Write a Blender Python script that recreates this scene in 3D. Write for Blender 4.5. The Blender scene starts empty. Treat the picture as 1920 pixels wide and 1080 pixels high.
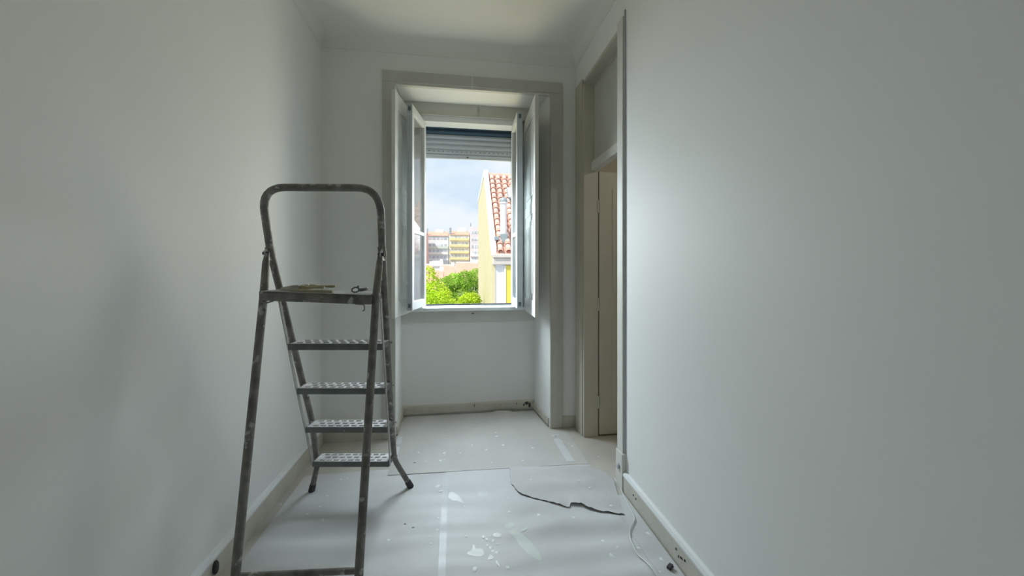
import bpy, bmesh, math, random
from mathutils import Vector, Matrix, noise

random.seed(7)
PI = math.pi
scn = bpy.context.scene
C = scn.collection

# ------------------------------------------------------------------ camera
YAW = math.atan(103 / 700)
cam_d = bpy.data.cameras.new('camera')
cam_d.sensor_width = 36.0
cam_d.lens = 36.0 * 700 / 1920
cam_d.shift_y = -35 / 1920
cam_d.clip_start = 0.02
cam_d.clip_end = 1000
cam = bpy.data.objects.new('camera', cam_d)
C.objects.link(cam)
cam.location = (0, 0, 1.2)
cam.rotation_euler = (PI / 2, 0, -YAW)
scn.camera = cam

# ------------------------------------------------------------------ colour management
vs = scn.view_settings
vs.view_transform = 'Standard'
vs.look = 'None'
vs.exposure = 0.0
vs.gamma = 1.0
vs.use_curve_mapping = False
scn.cycles.use_denoising = True
scn.cycles.max_bounces = 14
scn.cycles.diffuse_bounces = 10
scn.cycles.glossy_bounces = 4
scn.cycles.transmission_bounces = 8
scn.cycles.transparent_max_bounces = 12
scn.cycles.caustics_reflective = False
scn.cycles.caustics_refractive = False

# ------------------------------------------------------------------ world: hazy sky with thin cloud
w = bpy.data.worlds.new('sky')
scn.world = w
w.use_nodes = True
nt = w.node_tree
for n in list(nt.nodes):
    nt.nodes.remove(n)
out = nt.nodes.new('ShaderNodeOutputWorld')
bg = nt.nodes.new('ShaderNodeBackground')
tc = nt.nodes.new('ShaderNodeTexCoord')
mp = nt.nodes.new('ShaderNodeMapping')
mp.inputs['Scale'].default_value = (1.0, 1.0, 2.6)
mp.inputs['Location'].default_value = (0.35, 0.1, 0.42)
nz = nt.nodes.new('ShaderNodeTexNoise')
nz.inputs['Scale'].default_value = 4.2
nz.inputs['Detail'].default_value = 5
nz.inputs['Roughness'].default_value = 0.5
rp = nt.nodes.new('ShaderNodeValToRGB')
rp.color_ramp.elements[0].position = 0.36
rp.color_ramp.elements[0].color = (0.68, 0.83, 0.98, 1)
rp.color_ramp.elements[1].position = 0.58
rp.color_ramp.elements[1].color = (0.88, 0.95, 1.0, 1)
nt.links.new(tc.outputs['Generated'], mp.inputs['Vector'])
nt.links.new(mp.outputs['Vector'], nz.inputs['Vector'])
nt.links.new(nz.outputs['Fac'], rp.inputs['Fac'])
nt.links.new(rp.outputs['Color'], bg.inputs['Color'])
bg.inputs['Strength'].default_value = 1.0
nt.links.new(bg.outputs['Background'], out.inputs['Surface'])

# ------------------------------------------------------------------ sun on the town outside
sd = bpy.data.lights.new('sun', 'SUN')
sd.energy = 3.8
sd.angle = math.radians(2.0)
sd.color = (1.0, 0.95, 0.86)
so = bpy.data.objects.new('sun', sd)
C.objects.link(so)
so.location = (-20, -10, 40)
so.rotation_euler = Vector((0.55, 0.42, -0.75)).to_track_quat('-Z', 'Y').to_euler()


def area(name, loc, direction, sx, sy, power, color, spread=180):
    d = bpy.data.lights.new(name, 'AREA')
    d.shape = 'RECTANGLE'
    d.size = sx
    d.size_y = sy
    d.energy = power
    d.color = color
    d.spread = math.radians(spread)
    o = bpy.data.objects.new(name, d)
    C.objects.link(o)
    o.location = loc
    o.rotation_euler = Vector(direction).to_track_quat('-Z', 'Y').to_euler()
    return o


# daylight entering by the open window: cool sky light coming down to either side, warm light thrown up by the sunlit street
area('window_sky_light', (-0.08, 3.19, 1.56), (0.80, -1, -1.05), 0.34, 0.95, 20, (0.78, 0.91, 1.0), 140)
area('window_sky_light', (0.24, 3.19, 1.70), (-0.80, -1, -0.70), 0.30, 0.70, 3.2, (0.84, 0.93, 1.0), 130)
area('window_street_light', (0.23, 3.19, 1.45), (-0.1, -1, 0.50), 0.30, 0.95, 4.0, (1.0, 0.87, 0.42), 150)

# ------------------------------------------------------------------ materials
MATS = {}


def mat(name, col, rough=0.6, var=0.0, scale=8.0, bump=0.0, bscale=40.0, metal=0.0, speck=None, spec=0.5, stretch=None):
    """Principled material; var = brightness variation by noise, speck = (colour, threshold, scale)"""
    m = bpy.data.materials.new(name)
    m.use_nodes = True
    t = m.node_tree
    b = t.nodes['Principled BSDF']
    b.inputs['Roughness'].default_value = rough
    b.inputs['Metallic'].default_value = metal
    b.inputs['Specular IOR Level'].default_value = spec
    tcn = t.nodes.new('ShaderNodeTexCoord')
    vec = tcn.outputs['Object']
    if stretch:
        mpn = t.nodes.new('ShaderNodeMapping')
        mpn.inputs['Scale'].default_value = stretch
        t.links.new(vec, mpn.inputs['Vector'])
        vec = mpn.outputs['Vector']
    r = t.nodes.new('ShaderNodeValToRGB')
    n = t.nodes.new('ShaderNodeTexNoise')
    n.inputs['Scale'].default_value = scale
    n.inputs['Detail'].default_value = 6
    t.links.new(vec, n.inputs['Vector'])
    lo = [max(0, c * (1 - var)) for c in col]
    hi = [min(1, c * (1 + var)) for c in col]
    r.color_ramp.elements[0].position = 0.3
    r.color_ramp.elements[0].color = (*lo, 1)
    r.color_ramp.elements[1].position = 0.7
    r.color_ramp.elements[1].color = (*hi, 1)
    t.links.new(n.outputs['Fac'], r.inputs['Fac'])
    colour = r.outputs['Color']
    if speck:
        scol, thr, ssc = speck[:3]
        n2 = t.nodes.new('ShaderNodeTexNoise')
        n2.inputs['Scale'].default_value = ssc
        n2.inputs['Detail'].default_value = 3
        t.links.new(tcn.outputs['Object'], n2.inputs['Vector'])
        r2 = t.nodes.new('ShaderNodeValToRGB')
        r2.color_ramp.elements[0].position = thr
        r2.color_ramp.elements[0].color = (0, 0, 0, 1)
        r2.color_ramp.elements[1].position = thr + 0.05
        r2.color_ramp.elements[1].color = (1, 1, 1, 1)
        t.links.new(n2.outputs['Fac'], r2.inputs['Fac'])
        mx = t.nodes.new('ShaderNodeMixRGB')
        t.links.new(r2.outputs['Color'], mx.inputs['Fac'])
        t.links.new(colour, mx.inputs['Color1'])
        mx.inputs['Color2'].default_value = (*scol, 1)
        colour = mx.outputs['Color']
    t.links.new(colour, b.inputs['Base Color'])
    if bump > 0:
        n3 = t.nodes.new('ShaderNodeTexNoise')
        n3.inputs['Scale'].default_value = bscale
        n3.inputs['Detail'].default_value = 4
        t.links.new(vec, n3.inputs['Vector'])
        bp = t.nodes.new('ShaderNodeBump')
        bp.inputs['Strength'].default_value = bump
        bp.inputs['Distance'].default_value = 0.01
        t.links.new(n3.outputs['Fac'], bp.inputs['Height'])
        t.links.new(bp.outputs['Normal'], b.inputs['Normal'])
    MATS[name] = m
    return m


def glass_mat(name):
    """clear window pane: mostly lets light through, mirrors by Fresnel"""
    m = bpy.data.materials.new(name)
    m.use_nodes = True
    t = m.node_tree
    for n in list(t.nodes):
        t.nodes.remove(n)
    o = t.nodes.new('ShaderNodeOutputMaterial')
    tr = t.nodes.new('ShaderNodeBsdfTransparent')
    tr.inputs['Color'].default_value = (0.94, 0.97, 0.96, 1)
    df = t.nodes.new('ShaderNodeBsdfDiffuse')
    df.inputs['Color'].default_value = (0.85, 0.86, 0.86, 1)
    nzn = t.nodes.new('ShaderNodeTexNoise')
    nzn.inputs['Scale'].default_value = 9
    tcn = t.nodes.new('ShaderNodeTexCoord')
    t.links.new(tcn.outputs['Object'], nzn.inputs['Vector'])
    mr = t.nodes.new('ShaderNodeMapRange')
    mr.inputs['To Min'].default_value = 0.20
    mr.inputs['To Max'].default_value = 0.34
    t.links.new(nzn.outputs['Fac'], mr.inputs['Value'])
    bright_film = t.nodes.new('ShaderNodeMixShader')  # white film lightens the pane, standing in for brighter sky reflection
    t.links.new(mr.outputs['Result'], bright_film.inputs['Fac'])
    t.links.new(tr.outputs['BSDF'], bright_film.inputs[1])
    t.links.new(df.outputs['BSDF'], bright_film.inputs[2])
    gl = t.nodes.new('ShaderNodeBsdfGlossy')
    gl.inputs['Roughness'].default_value = 0.01
    fr = t.nodes.new('ShaderNodeFresnel')
    fr.inputs['IOR'].default_value = 1.6
    mx = t.nodes.new('ShaderNodeMixShader')
    t.links.new(fr.outputs['Fac'], mx.inputs['Fac'])
    t.links.new(bright_film.outputs['Shader'], mx.inputs[1])
    t.links.new(gl.outputs['BSDF'], mx.inputs[2])
    t.links.new(mx.outputs['Shader'], o.inputs['Surface'])
    MATS[name] = m
    return m


M = MATS
mat('wall_paint', (0.82, 0.825, 0.81), 0.6, 0.01, 3.0, 0.015, 60)
mat('ceiling_paint', (0.80, 0.80, 0.765), 0.7, 0.015, 3.0, 0.04, 50)
mat('primer_grey', (0.53, 0.525, 0.48), 0.6, 0.06, 6.0, 0.10, 40)
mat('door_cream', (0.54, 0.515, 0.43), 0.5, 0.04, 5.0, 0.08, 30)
mat('casing_light', (0.66, 0.65, 0.60), 0.5, 0.05, 7.0, 0.10, 30)
mat('skirting_beige', (0.56, 0.54, 0.47), 0.5, 0.08, 10.0, 0.12, 30, speck=((0.10, 0.08, 0.06), 0.74, 26))
mat('white_gloss', (0.80, 0.82, 0.82), 0.35, 0.02, 6.0, 0.05, 40)
mat('frame_white', (0.80, 0.82, 0.83), 0.35, 0.03, 8.0, 0.06, 40)
mat('frame_edge_grey', (0.44, 0.48, 0.50), 0.45, 0.05, 10.0)
mat('reveal_head_white', (0.82, 0.82, 0.79), 0.5, 0.03, 5.0, 0.05, 40)
mat('shutter_wood_white', (0.82, 0.82, 0.80), 0.45, 0.04, 9.0, 0.03, 30)
mat('floor_boards', (0.50, 0.48, 0.43), 0.6, 0.10, 5.0, 0.10, 25, speck=((0.75, 0.76, 0.74), 0.70, 22))
mat('paper', (0.60, 0.605, 0.61), 0.48, 0.07, 3.5, 0.10, 18, speck=((0.70, 0.72, 0.72), 0.735, 30))
mat('paper_dark', (0.545, 0.54, 0.54), 0.6, 0.06, 4.0, 0.10, 18)
mat('paper_far', (0.525, 0.515, 0.49), 0.55, 0.07, 3.0, 0.10, 18, speck=((0.68, 0.69, 0.68), 0.73, 32))
mat('masking_tape', (0.63, 0.645, 0.655), 0.4, 0.05, 12.0)
mat('paint_white', (0.82, 0.85, 0.84), 0.4, 0.03, 20.0, 0.05, 60)
mat('paint_green_white', (0.66, 0.72, 0.67), 0.4, 0.06, 14.0)
mat('ladder_metal', (0.185, 0.175, 0.158), 0.5, 0.40, 22.0, 0.15, 60, metal=0.1, speck=((0.44, 0.43, 0.40), 0.61, 24))
mat('ladder_step', (0.155, 0.165, 0.165), 0.45, 0.2, 14.0, 0.1, 60, metal=0.2, speck=((0.45, 0.45, 0.43), 0.72, 34))
mat('ladder_tread_top', (0.70, 0.70, 0.72), 0.5, 0.25, 26.0, 0.2, 60, metal=0.2, speck=((0.70, 0.70, 0.69), 0.60, 30))
mat('ladder_plate', (0.46, 0.46, 0.45), 0.5, 0.25, 20.0, 0.1, 60, speck=((0.5, 0.5, 0.48), 0.6, 30))
mat('bare_steel', (0.42, 0.42, 0.40), 0.55, 0.15, 30.0, metal=0.3)
mat('rubber_dark', (0.05, 0.05, 0.052), 0.7, 0.2, 20.0)
mat('brush_handle', (0.38, 0.33, 0.20), 0.5, 0.2, 30.0)
mat('brush_bristle', (0.50, 0.47, 0.43), 0.8, 0.3, 50.0)
mat('stick_wood', (0.42, 0.40, 0.27), 0.6, 0.15, 20.0)
mat('clamp_metal', (0.16, 0.18, 0.19), 0.4, 0.3, 40.0, metal=0.6)
mat('cable_white', (0.66, 0.68, 0.66), 0.45, 0.04, 20.0)
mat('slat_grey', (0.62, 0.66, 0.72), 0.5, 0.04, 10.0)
mat('slat_box_shade', (0.10, 0.17, 0.25), 0.6, 0.06, 10.0)
mat('dark_seal_gap_shade', (0.05, 0.055, 0.06), 0.6)
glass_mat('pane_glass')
# outside, town colours lightened to stand in for haze
mat('stucco_yellow', (0.74, 0.67, 0.43), 0.85, 0.04, 3.0)
mat('stucco_bright_yellow', (0.85, 0.72, 0.12), 0.85, 0.03, 3.0)
mat('stucco_white', (0.82, 0.83, 0.88), 0.85, 0.02, 3.0)
mat('coping_white', (0.86, 0.86, 0.84), 0.8, 0.03, 4.0)
mat('cornice_stone', (0.70, 0.65, 0.60), 0.8, 0.06, 4.0)
mat('roof_tile', (0.76, 0.47, 0.38), 0.8, 0.20, 2.6, speck=((0.84, 0.66, 0.58), 0.56, 5))
mat('roof_red', (0.78, 0.44, 0.33), 0.85, 0.10, 0.8)
mat('roof_pink', (0.78, 0.44, 0.34), 0.85, 0.10, 0.8)
mat('zinc', (0.36, 0.43, 0.46), 0.5, 0.1, 8.0, metal=0.2)
mat('chimney_white', (0.86, 0.86, 0.87), 0.8, 0.04, 6.0)
mat('apartment_white', (0.80, 0.84, 0.86), 0.85, 0.05, 0.3)
mat('apartment_cream', (0.84, 0.82, 0.70), 0.85, 0.05, 0.3)
mat('apartment_pink', (0.78, 0.72, 0.74), 0.85, 0.05, 0.3)
mat('apartment_salmon', (0.80, 0.50, 0.44), 0.85, 0.06, 0.3)
mat('band_yellow', (0.86, 0.76, 0.42), 0.85, 0.05, 0.3)
mat('band_green', (0.66, 0.74, 0.66), 0.85, 0.05, 0.3)
mat('far_window', (0.50, 0.55, 0.62), 0.3, 0.2, 0.6)
mat('far_window_light', (0.62, 0.66, 0.72), 0.4, 0.2, 0.6)
mat('street_ground', (0.35, 0.34, 0.32), 0.9, 0.1, 0.2)
mat('leaf_bright', (0.60, 0.84, 0.06), 0.6, 0.35, 1.6)
mat('leaf_mid', (0.42, 0.64, 0.10), 0.6, 0.35, 1.6)
mat('bark', (0.16, 0.11, 0.07), 0.9, 0.2, 6.0)
for nm in ('leaf_bright', 'leaf_mid'):
    t_ = M[nm].node_tree
    b_ = t_.nodes['Principled BSDF']
    tl = t_.nodes.new('ShaderNodeBsdfTranslucent')
    mxs = t_.nodes.new('ShaderNodeMixShader')
    mxs.inputs['Fac'].default_value = 0.35
    src = b_.inputs['Base Color'].links[0].from_socket
    t_.links.new(src, tl.inputs['Color'])
    o_ = [n for n in t_.nodes if n.type == 'OUTPUT_MATERIAL'][0]
    t_.links.new(b_.outputs['BSDF'], mxs.inputs[1])
    t_.links.new(tl.outputs['BSDF'], mxs.inputs[2])
    t_.links.new(mxs.outputs['Shader'], o_.inputs['Surface'])


# ------------------------------------------------------------------ mesh helpers
class MB:
    def __init__(self):
        self.v = []
        self.f = []
        self.smooth = []

    def add(self, vs_, fs_, smooth=False):
        k = len(self.v)
        self.v += [tuple(p) for p in vs_]
        self.f += [tuple(i + k for i in q) for q in fs_]
        self.smooth += [smooth] * len(fs_)
        return self

    def box(self, x0, x1, y0, y1, z0, z1):
        return self.add([(x0, y0, z0), (x1, y0, z0), (x1, y1, z0), (x0, y1, z0),
                         (x0, y0, z1), (x1, y0, z1), (x1, y1, z1), (x0, y1, z1)],
                        [(3, 2, 1, 0), (4, 5, 6, 7), (0, 1, 5, 4), (1, 2, 6, 5), (2, 3, 7, 6), (3, 0, 4, 7)])

    def hexa(self, bottom, top):
        """eight corners: bottom 4 (counter-clockwise from above) and top 4"""
        return self.add(list(bottom) + list(top),
                        [(3, 2, 1, 0), (4, 5, 6, 7), (0, 1, 5, 4), (1, 2, 6, 5), (2, 3, 7, 6), (3, 0, 4, 7)])

    def prism(self, poly, z0, z1):
        n = len(poly)
        vs_ = [(x, y, z0) for x, y in poly] + [(x, y, z1) for x, y in poly]
        fs_ = [tuple(range(n - 1, -1, -1)), tuple(range(n, 2 * n))]
        fs_ += [(i, (i + 1) % n, n + (i + 1) % n, n + i) for i in range(n)]
        return self.add(vs_, fs_)

    def prism_x(self, poly, x0, x1):
        """poly in (y, z), extruded along x"""
        n = len(poly)
        vs_ = [(x0, y, z) for y, z in poly] + [(x1, y, z) for y, z in poly]
        fs_ = [tuple(range(n - 1, -1, -1)), tuple(range(n, 2 * n))]
        fs_ += [(i, (i + 1) % n, n + (i + 1) % n, n + i) for i in range(n)]
        return self.add(vs_, fs_)

    def tube(self, pts, r, seg=10, caps=True, flat=1.0, ref=(0, 0, 1)):
        pts = [Vector(p) for p in pts]
        rs = r if isinstance(r, (list, tuple)) else [r] * len(pts)
        vs_, fs_ = [], []
        up = Vector(ref)
        prev = None
        for i, p in enumerate(pts):
            if i == 0:
                t = pts[1] - p
            elif i == len(pts) - 1:
                t = p - pts[i - 1]
            else:
                t = (pts[i + 1] - p).normalized() + (p - pts[i - 1]).normalized()
            t.normalize()
            if prev is None:
                a = t.cross(up)
                if a.length < 1e-3:
                    a = t.cross(Vector((1, 0, 0)))
                a.normalize()
            else:
                a = prev - t * prev.dot(t)
                a.normalize()
            prev = a
            b = t.cross(a)
            for k in range(seg):
                an = 2 * PI * k / seg
                vs_.append(p + a * math.cos(an) * rs[i] + b * math.sin(an) * rs[i] * flat)
        for i in range(len(pts) - 1):
            for k in range(seg):
                k2 = (k + 1) % seg
                fs_.append((i * seg + k, i * seg + k2, (i + 1) * seg + k2, (i + 1) * seg + k))
        self.add(vs_, fs_, True)
        if caps:
            n = len(pts)
            k0 = len(self.v) - n * seg
            self.f.append(tuple(k0 + k for k in range(seg - 1, -1, -1)))
            self.f.append(tuple(k0 + (n - 1) * seg + k for k in range(seg)))
            self.smooth += [False, False]
        return self

    def lathe(self, cx, cy, prof, seg=16):
        """profile [(r, z)...] about a vertical axis"""
        vs_, fs_ = [], []
        for r, z in prof:
            for k in range(seg):
                an = 2 * PI * k / seg
                vs_.append((cx + r * math.cos(an), cy + r * math.sin(an), z))
        n = len(prof)
        for i in range(n - 1):
            for k in range(seg):
                k2 = (k + 1) % seg
                fs_.append((i * seg + k, i * seg + k2, (i + 1) * seg + k2, (i + 1) * seg + k))
        fs_.append(tuple(range(seg - 1, -1, -1)))
        fs_.append(tuple((n - 1) * seg + k for k in range(seg)))
        return self.add(vs_, fs_, True)

    def build(self, name, material, parent=None, bevel=0.0):
        me = bpy.data.meshes.new(name)
        me.from_pydata(self.v, [], self.f)
        me.update()
        for p, s in zip(me.polygons, self.smooth):
            p.use_smooth = s
        if any(self.smooth):
            me.set_sharp_from_angle(angle=math.radians(42))
        me.materials.append(M[material])
        o = bpy.data.objects.new(name, me)
        C.objects.link(o)
        if parent is not None:
            o.parent = parent
        if bevel > 0:
            b = o.modifiers.new('bevel', 'BEVEL')
            b.width = bevel
            b.segments = 2
            b.limit_method = 'ANGLE'
        return o


def empty(name, loc=(0, 0, 0), rz=0.0):
    o = bpy.data.objects.new(name, None)
    o.empty_display_size = 0.1
    C.objects.link(o)
    o.location = loc
    o.rotation_euler = (0, 0, rz)
    return o


def tag(o, label, cat=None, group=None, kind=None):
    o['label'] = label
    if cat:
        o['category'] = cat
    if group:
        o['group'] = group
    if kind:
        o['kind'] = kind
    return o


def struct(o, label=None):
    o['kind'] = 'structure'
    if label:
        o['label'] = label
    return o


def recentre(o):
    """move a mesh object's origin to the base centre of its own geometry"""
    me = o.data
    xs = [v.co.x for v in me.vertices]
    ys = [v.co.y for v in me.vertices]
    zs = [v.co.z for v in me.vertices]
    c = Vector(((min(xs) + max(xs)) / 2, (min(ys) + max(ys)) / 2, min(zs)))
    me.transform(Matrix.Translation(-c))
    o.location = o.location + c
    return o


# ------------------------------------------------------------------ room dimensions
XL, XR = -0.934, 0.900          # side walls
YB, YN = 2.757, -3.2            # window wall, wall behind the camera
ZC, COVE = 2.744, 0.088         # top of the walls, cove radius
NX0, NX1 = -0.434, 0.696        # window niche at the wall face
NB = 3.14                       # niche back
NX0b, NX1b = -0.444, 0.655      # niche at its back
NZ = 2.53                       # niche head
WX0, WX1 = -0.275, 0.475        # window opening
WZ0, WZ1 = 0.885, 2.43
DY0, DY1, DZ = 1.975, 2.588, 2.55   # door opening in the right wall

# floor
struct(MB().box(XL - 0.2, 2.8, YN - 0.2, 3.30, -0.12, 0.0).build('floor', 'floor_boards'), 'worn beige floor under the paint-spotted paper')

# side walls
struct(MB().box(XL - 0.2, XL, YN - 0.2, YB + 0.1, 0, 2.95).build('wall_left', 'wall_paint'), 'plain off-white plaster wall beside the ladder')
m = MB()
m.box(XR, XR + 0.098, YN - 0.2, DY0, 0, 2.95)
m.box(XR, XR + 0.098, DY1, YB + 0.1, 0, 2.95)
m.box(XR, XR + 0.098, DY0, DY1, DZ, 2.95)
struct(m.build('wall_right', 'wall_paint'), 'plain off-white plaster wall with the narrow doorway')
mat('dark_absorber', (0.10, 0.07, 0.05), 0.5, 0.2, 6.0)  # dark colour made up to cut light bounced from behind the camera
struct(MB().box(XL - 0.2, XR + 0.2, YN - 0.2, YN, 0, 2.95).build('wall_near', 'dark_absorber'), 'unseen wall at the near end of the room, darkened to absorb bounced light')

# window wall with its niche
m = MB()
m.prism([(XL - 0.2, YB), (NX0, YB), (NX0b, NB), (NX0b, 3.36), (XL - 0.2, 3.36)], 0, 3.1)
m.prism([(NX1, YB), (XR + 0.098, YB), (XR + 0.098, 3.36), (NX1b, 3.36), (NX1b, NB)], 0, 3.1)
m.box(NX0, NX1, YB, NB, NZ, 3.1)                         # lintel over the niche
m.box(NX0b, NX1b, NB, 3.16, 2.50, 3.1)                   # inner face of the shutter box
m.box(NX0b, NX1b, 3.32, 3.36, 2.36, 3.1)                 # outer face of the shutter box
m.box(NX0b, NX1b, NB, 3.36, 0, WZ0 - 0.03)               # parapet under the window
m.box(NX0b, WX0 - 0.03, NB, 3.36, WZ0 - 0.03, 2.50)      # cheeks beside the frame
m.box(WX1 + 0.03, NX1b, NB, 3.36, WZ0 - 0.03, 2.50)
wf = struct(m.build('wall_far', 'wall_paint'), 'off-white end wall with the window niche')

# ceiling with cove
m = MB()
loops = []
prof = [(-0.0, ZC - 0.003), (0.004, ZC - 0.003), (0.004, ZC)]
for k in range(1, 9):
    ph = k / 8 * PI / 2
    prof.append((0.004 + COVE * (1 - math.cos(ph)), ZC + COVE * math.sin(ph)))
vv, ff = [], []
for o_, z in prof:
    vv += [(XL + o_, YN + o_, z), (XR - o_, YN + o_, z), (XR - o_, YB - o_, z), (XL + o_, YB - o_, z)]
for i in range(len(prof) - 1):
    for k in range(4):
        k2 = (k + 1) % 4
        ff.append((i * 4 + k2, i * 4 + k, (i + 1) * 4 + k, (i + 1) * 4 + k2))
n = (len(prof) - 1) * 4
ff.append((n + 3, n + 2, n + 1, n))
m.add(vv, ff, False)
for i in range(8, (len(prof) - 1) * 4):
    m.smooth[i] = True
m.box(XL - 0.2, 2.8, YN - 0.2, 3.36, 2.95, 3.15)
struct(m.build('ceiling', 'ceiling_paint'), 'off-white ceiling with a coved edge')

# small room beyond the doorway
m = MB()
m.box(2.6, 2.8, YN - 0.2, 3.36, 0, 2.95)
m.box(XR + 0.098, 2.6, 3.05, 3.36, 0, 2.95)
m.box(XR + 0.098, 2.6, 0.2, 0.4, 0, 2.95)
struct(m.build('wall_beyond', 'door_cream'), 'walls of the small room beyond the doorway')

# ------------------------------------------------------------------ skirting boards


def skirting(name, p0, p1, nrm, h, th, z0=0.0, label=None, painted=False):
    """board from p0 to p1 on a wall whose room side normal is nrm; its rounded top carries the wall's white paint"""
    p0, p1, nv = Vector((*p0, 0)), Vector((*p1, 0)), Vector((*nrm, 0))
    pr = [(0, z0), (th, z0), (th, h - 0.012), (th * 0.75, h - 0.004), (0, h - 0.002)]
    mb = MB()
    vs_ = [p0 + nv * o_ + Vector((0, 0, z)) for o_, z in pr] + [p1 + nv * o_ + Vector((0, 0, z)) for o_, z in pr]
    k = len(pr)
    mb.add(vs_, [tuple(range(k)), tuple(range(2 * k - 1, k - 1, -1))] +
           [(i, k + i, k + (i + 1) % k, (i + 1) % k) for i in range(k)])
    o = struct(mb.build(name, 'skirting_beige'), label)
    if not painted:
        return o
    mb = MB()
    pr = [(0, h - 0.003), (th * 0.7, h - 0.005), (th + 0.001, h - 0.013), (th + 0.0015, h - 0.022), (th + 0.003, h - 0.012),
          (th * 0.8, h), (0, h + 0.003)]
    vs_ = [p0 + nv * o_ + Vector((0, 0, z)) for o_, z in pr] + [p1 + nv * o_ + Vector((0, 0, z)) for o_, z in pr]
    k = len(pr)
    mb.add(vs_, [tuple(range(k)), tuple(range(2 * k - 1, k - 1, -1))] +
           [(i, k + i, k + (i + 1) % k, (i + 1) % k) for i in range(k)])
    mb.build('painted_top_edge', 'white_gloss', o)
    return o


bl = skirting('baseboard_left', (XL, YN), (XL, YB), (1, 0), 0.112, 0.018, label='beige skirting board along the left wall', painted=True)
br = skirting('baseboard_right', (XR, YN), (XR, 1.895), (-1, 0), 0.112, 0.018, label='beige scuffed skirting board along the right wall', painted=True)
skirting('baseboard_far', (XL + 0.018, YB), (-0.524, YB), (0, -1), 0.10, 0.016, label='short beige skirting board behind the ladder')
skirting('baseboard_corner', (0.79, YB), (XR, YB), (0, -1), 0.085, 0.014)
bn = skirting('baseboard_niche', (NX0b, NB), (NX1b, NB), (0, -1), 0.088, 0.018, z0=0.02, label='peeling beige skirting board under the window')
skirting('baseboard_niche_side', (NX1, YB + 0.02), (NX1b, NB - 0.018), (-1, 0), 0.07, 0.012, z0=0.012)
skirting('baseboard_niche_cheek', (NX0, YB + 0.02), (NX0b, NB - 0.018), (1, 0), 0.07, 0.012, z0=0.012)
# flaked-off paint on the niche skirting
for (x, z, sx, sz) in ((0.585, 0.062, 0.022, 0.018), (0.612, 0.048, 0.016, 0.022), (0.56, 0.050, 0.010, 0.012), (0.50, 0.064, 0.004, 0.014), (0.142, 0.066, 0.004, 0.014)):
    mb = MB()
    pts = []
    for k in range(10):
        an = 2 * PI * k / 10
        rr = random.uniform(0.6, 1.1)
        pts.append((x + math.cos(an) * sx * rr, z + math.sin(an) * sz * rr))
    mb.add([(px_, NB - 0.0195, pz_) for px_, pz_ in pts] + [(px_, NB - 0.0175, pz_) for px_, pz_ in pts],
           [tuple(range(10))] + [(i, 10 + i, 10 + (i + 1) % 10, (i + 1) % 10) for i in range(10)])
    mb.build('paint_chip', 'rubber_dark', bn)
# dark socket on the left skirting, scuffs on the right one
mb = MB()
mb.lathe(0, 0, [(0.014, 0), (0.016, 0.004), (0.013, 0.010), (0.006, 0.012)], 14)
k = mb.build('door_stop', 'rubber_dark', bl)
k.location = (XL + 0.018, 1.575, 0.062)
k.rotation_euler = (0, PI / 2, 0)
k.scale = (1.7, 0.9, 1)
for (y, z, l) in ((1.772, 0.055, 0.012), (1.748, 0.052, 0.010), (1.40, 0.060, 0.010), (1.36, 0.050, 0.018), (1.34, 0.058, 0.012), (1.385, 0.042, 0.008)):
    MB().prism_x([(y, z), (y + l, z - 0.004), (y + l * 1.1, z + 0.004), (y + 0.002, z + 0.009)], XR - 0.0188, XR - 0.0172).build('scuff', 'rubber_dark', br)

# ------------------------------------------------------------------ window casing on the wall (trim)
t1 = struct(empty('trim_1', (0.13, YB, 0)), 'grey primed casing around the window niche')


def child_box(name, material, parent, x0, x1, y0, y1, z0, z1, bevel=0.0):
    o = MB().box(x0 - parent.location.x, x1 - parent.location.x, y0 - parent.location.y, y1 - parent.location.y,
                 z0 - parent.location.z, z1 - parent.location.z).build(name, material, parent, bevel)
    return o


child_box('casing_board', 'primer_grey', t1, -0.524, NX0, YB - 0.020, YB + 0.001, 0.0, 2.53, 0.003)
child_box('casing_board', 'primer_grey', t1, NX1, 0.790, YB - 0.020, YB + 0.001, 0.0, 2.53, 0.003)
child_box('casing_board', 'primer_grey', t1, -0.524, 0.108, YB - 0.020, YB + 0.001, 2.53, 2.61, 0.003)
child_box('casing_board', 'primer_grey', t1, 0.112, 0.790, YB - 0.020, YB + 0.001, 2.53, 2.61, 0.003)
child_box('filler_joint', 'white_gloss', t1, 0.1075, 0.1125, YB - 0.021, YB, 2.53, 2.607)
child_box('bead', 'casing_light', t1, NX0, NX1, YB - 0.012, YB + 0.02, NZ - 0.016, NZ + 0.001, 0.003)

# ------------------------------------------------------------------ window: fixed frame, two casements, two inside shutters
win = struct(empty('window_1', (0.1, 3.1, 0)), 'open white casement window with inside shutters')
fy0, fy1 = 3.055, 3.165
child_box('frame_head', 'primer_grey', win, NX0b + 0.004, NX1b - 0.002, fy0 - 0.02, 3.14, 2.432, NZ + 0.002, 0.003)
child_box('frame_head_soffit', 'frame_white', win, WX0 - 0.06, WX1 + 0.06, fy0 - 0.005, 3.17, 2.385, 2.434, 0.003)
child_box('frame_jamb', 'frame_white', win, WX0 - 0.065, WX0, fy0 + 0.02, fy1, WZ0, 2.43, 0.003)
child_box('frame_jamb', 'frame_white', win, WX1, WX1 + 0.065, fy0 + 0.02, fy1, WZ0, 2.43, 0.003)
child_box('frame_cheek', 'frame_white', win, NX0b, WX0 - 0.06, fy0 + 0.045, NB, WZ0 - 0.02, 2.44)
child_box('frame_cheek', 'frame_white', win, WX1 + 0.06, NX1b, fy0 + 0.045, NB, WZ0 - 0.02, 2.44)
child_box('window_sill', 'white_gloss', win, -0.355, 0.565, 3.045, 3.30, 0.862, WZ0 + 0.005, 0.004)
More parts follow.
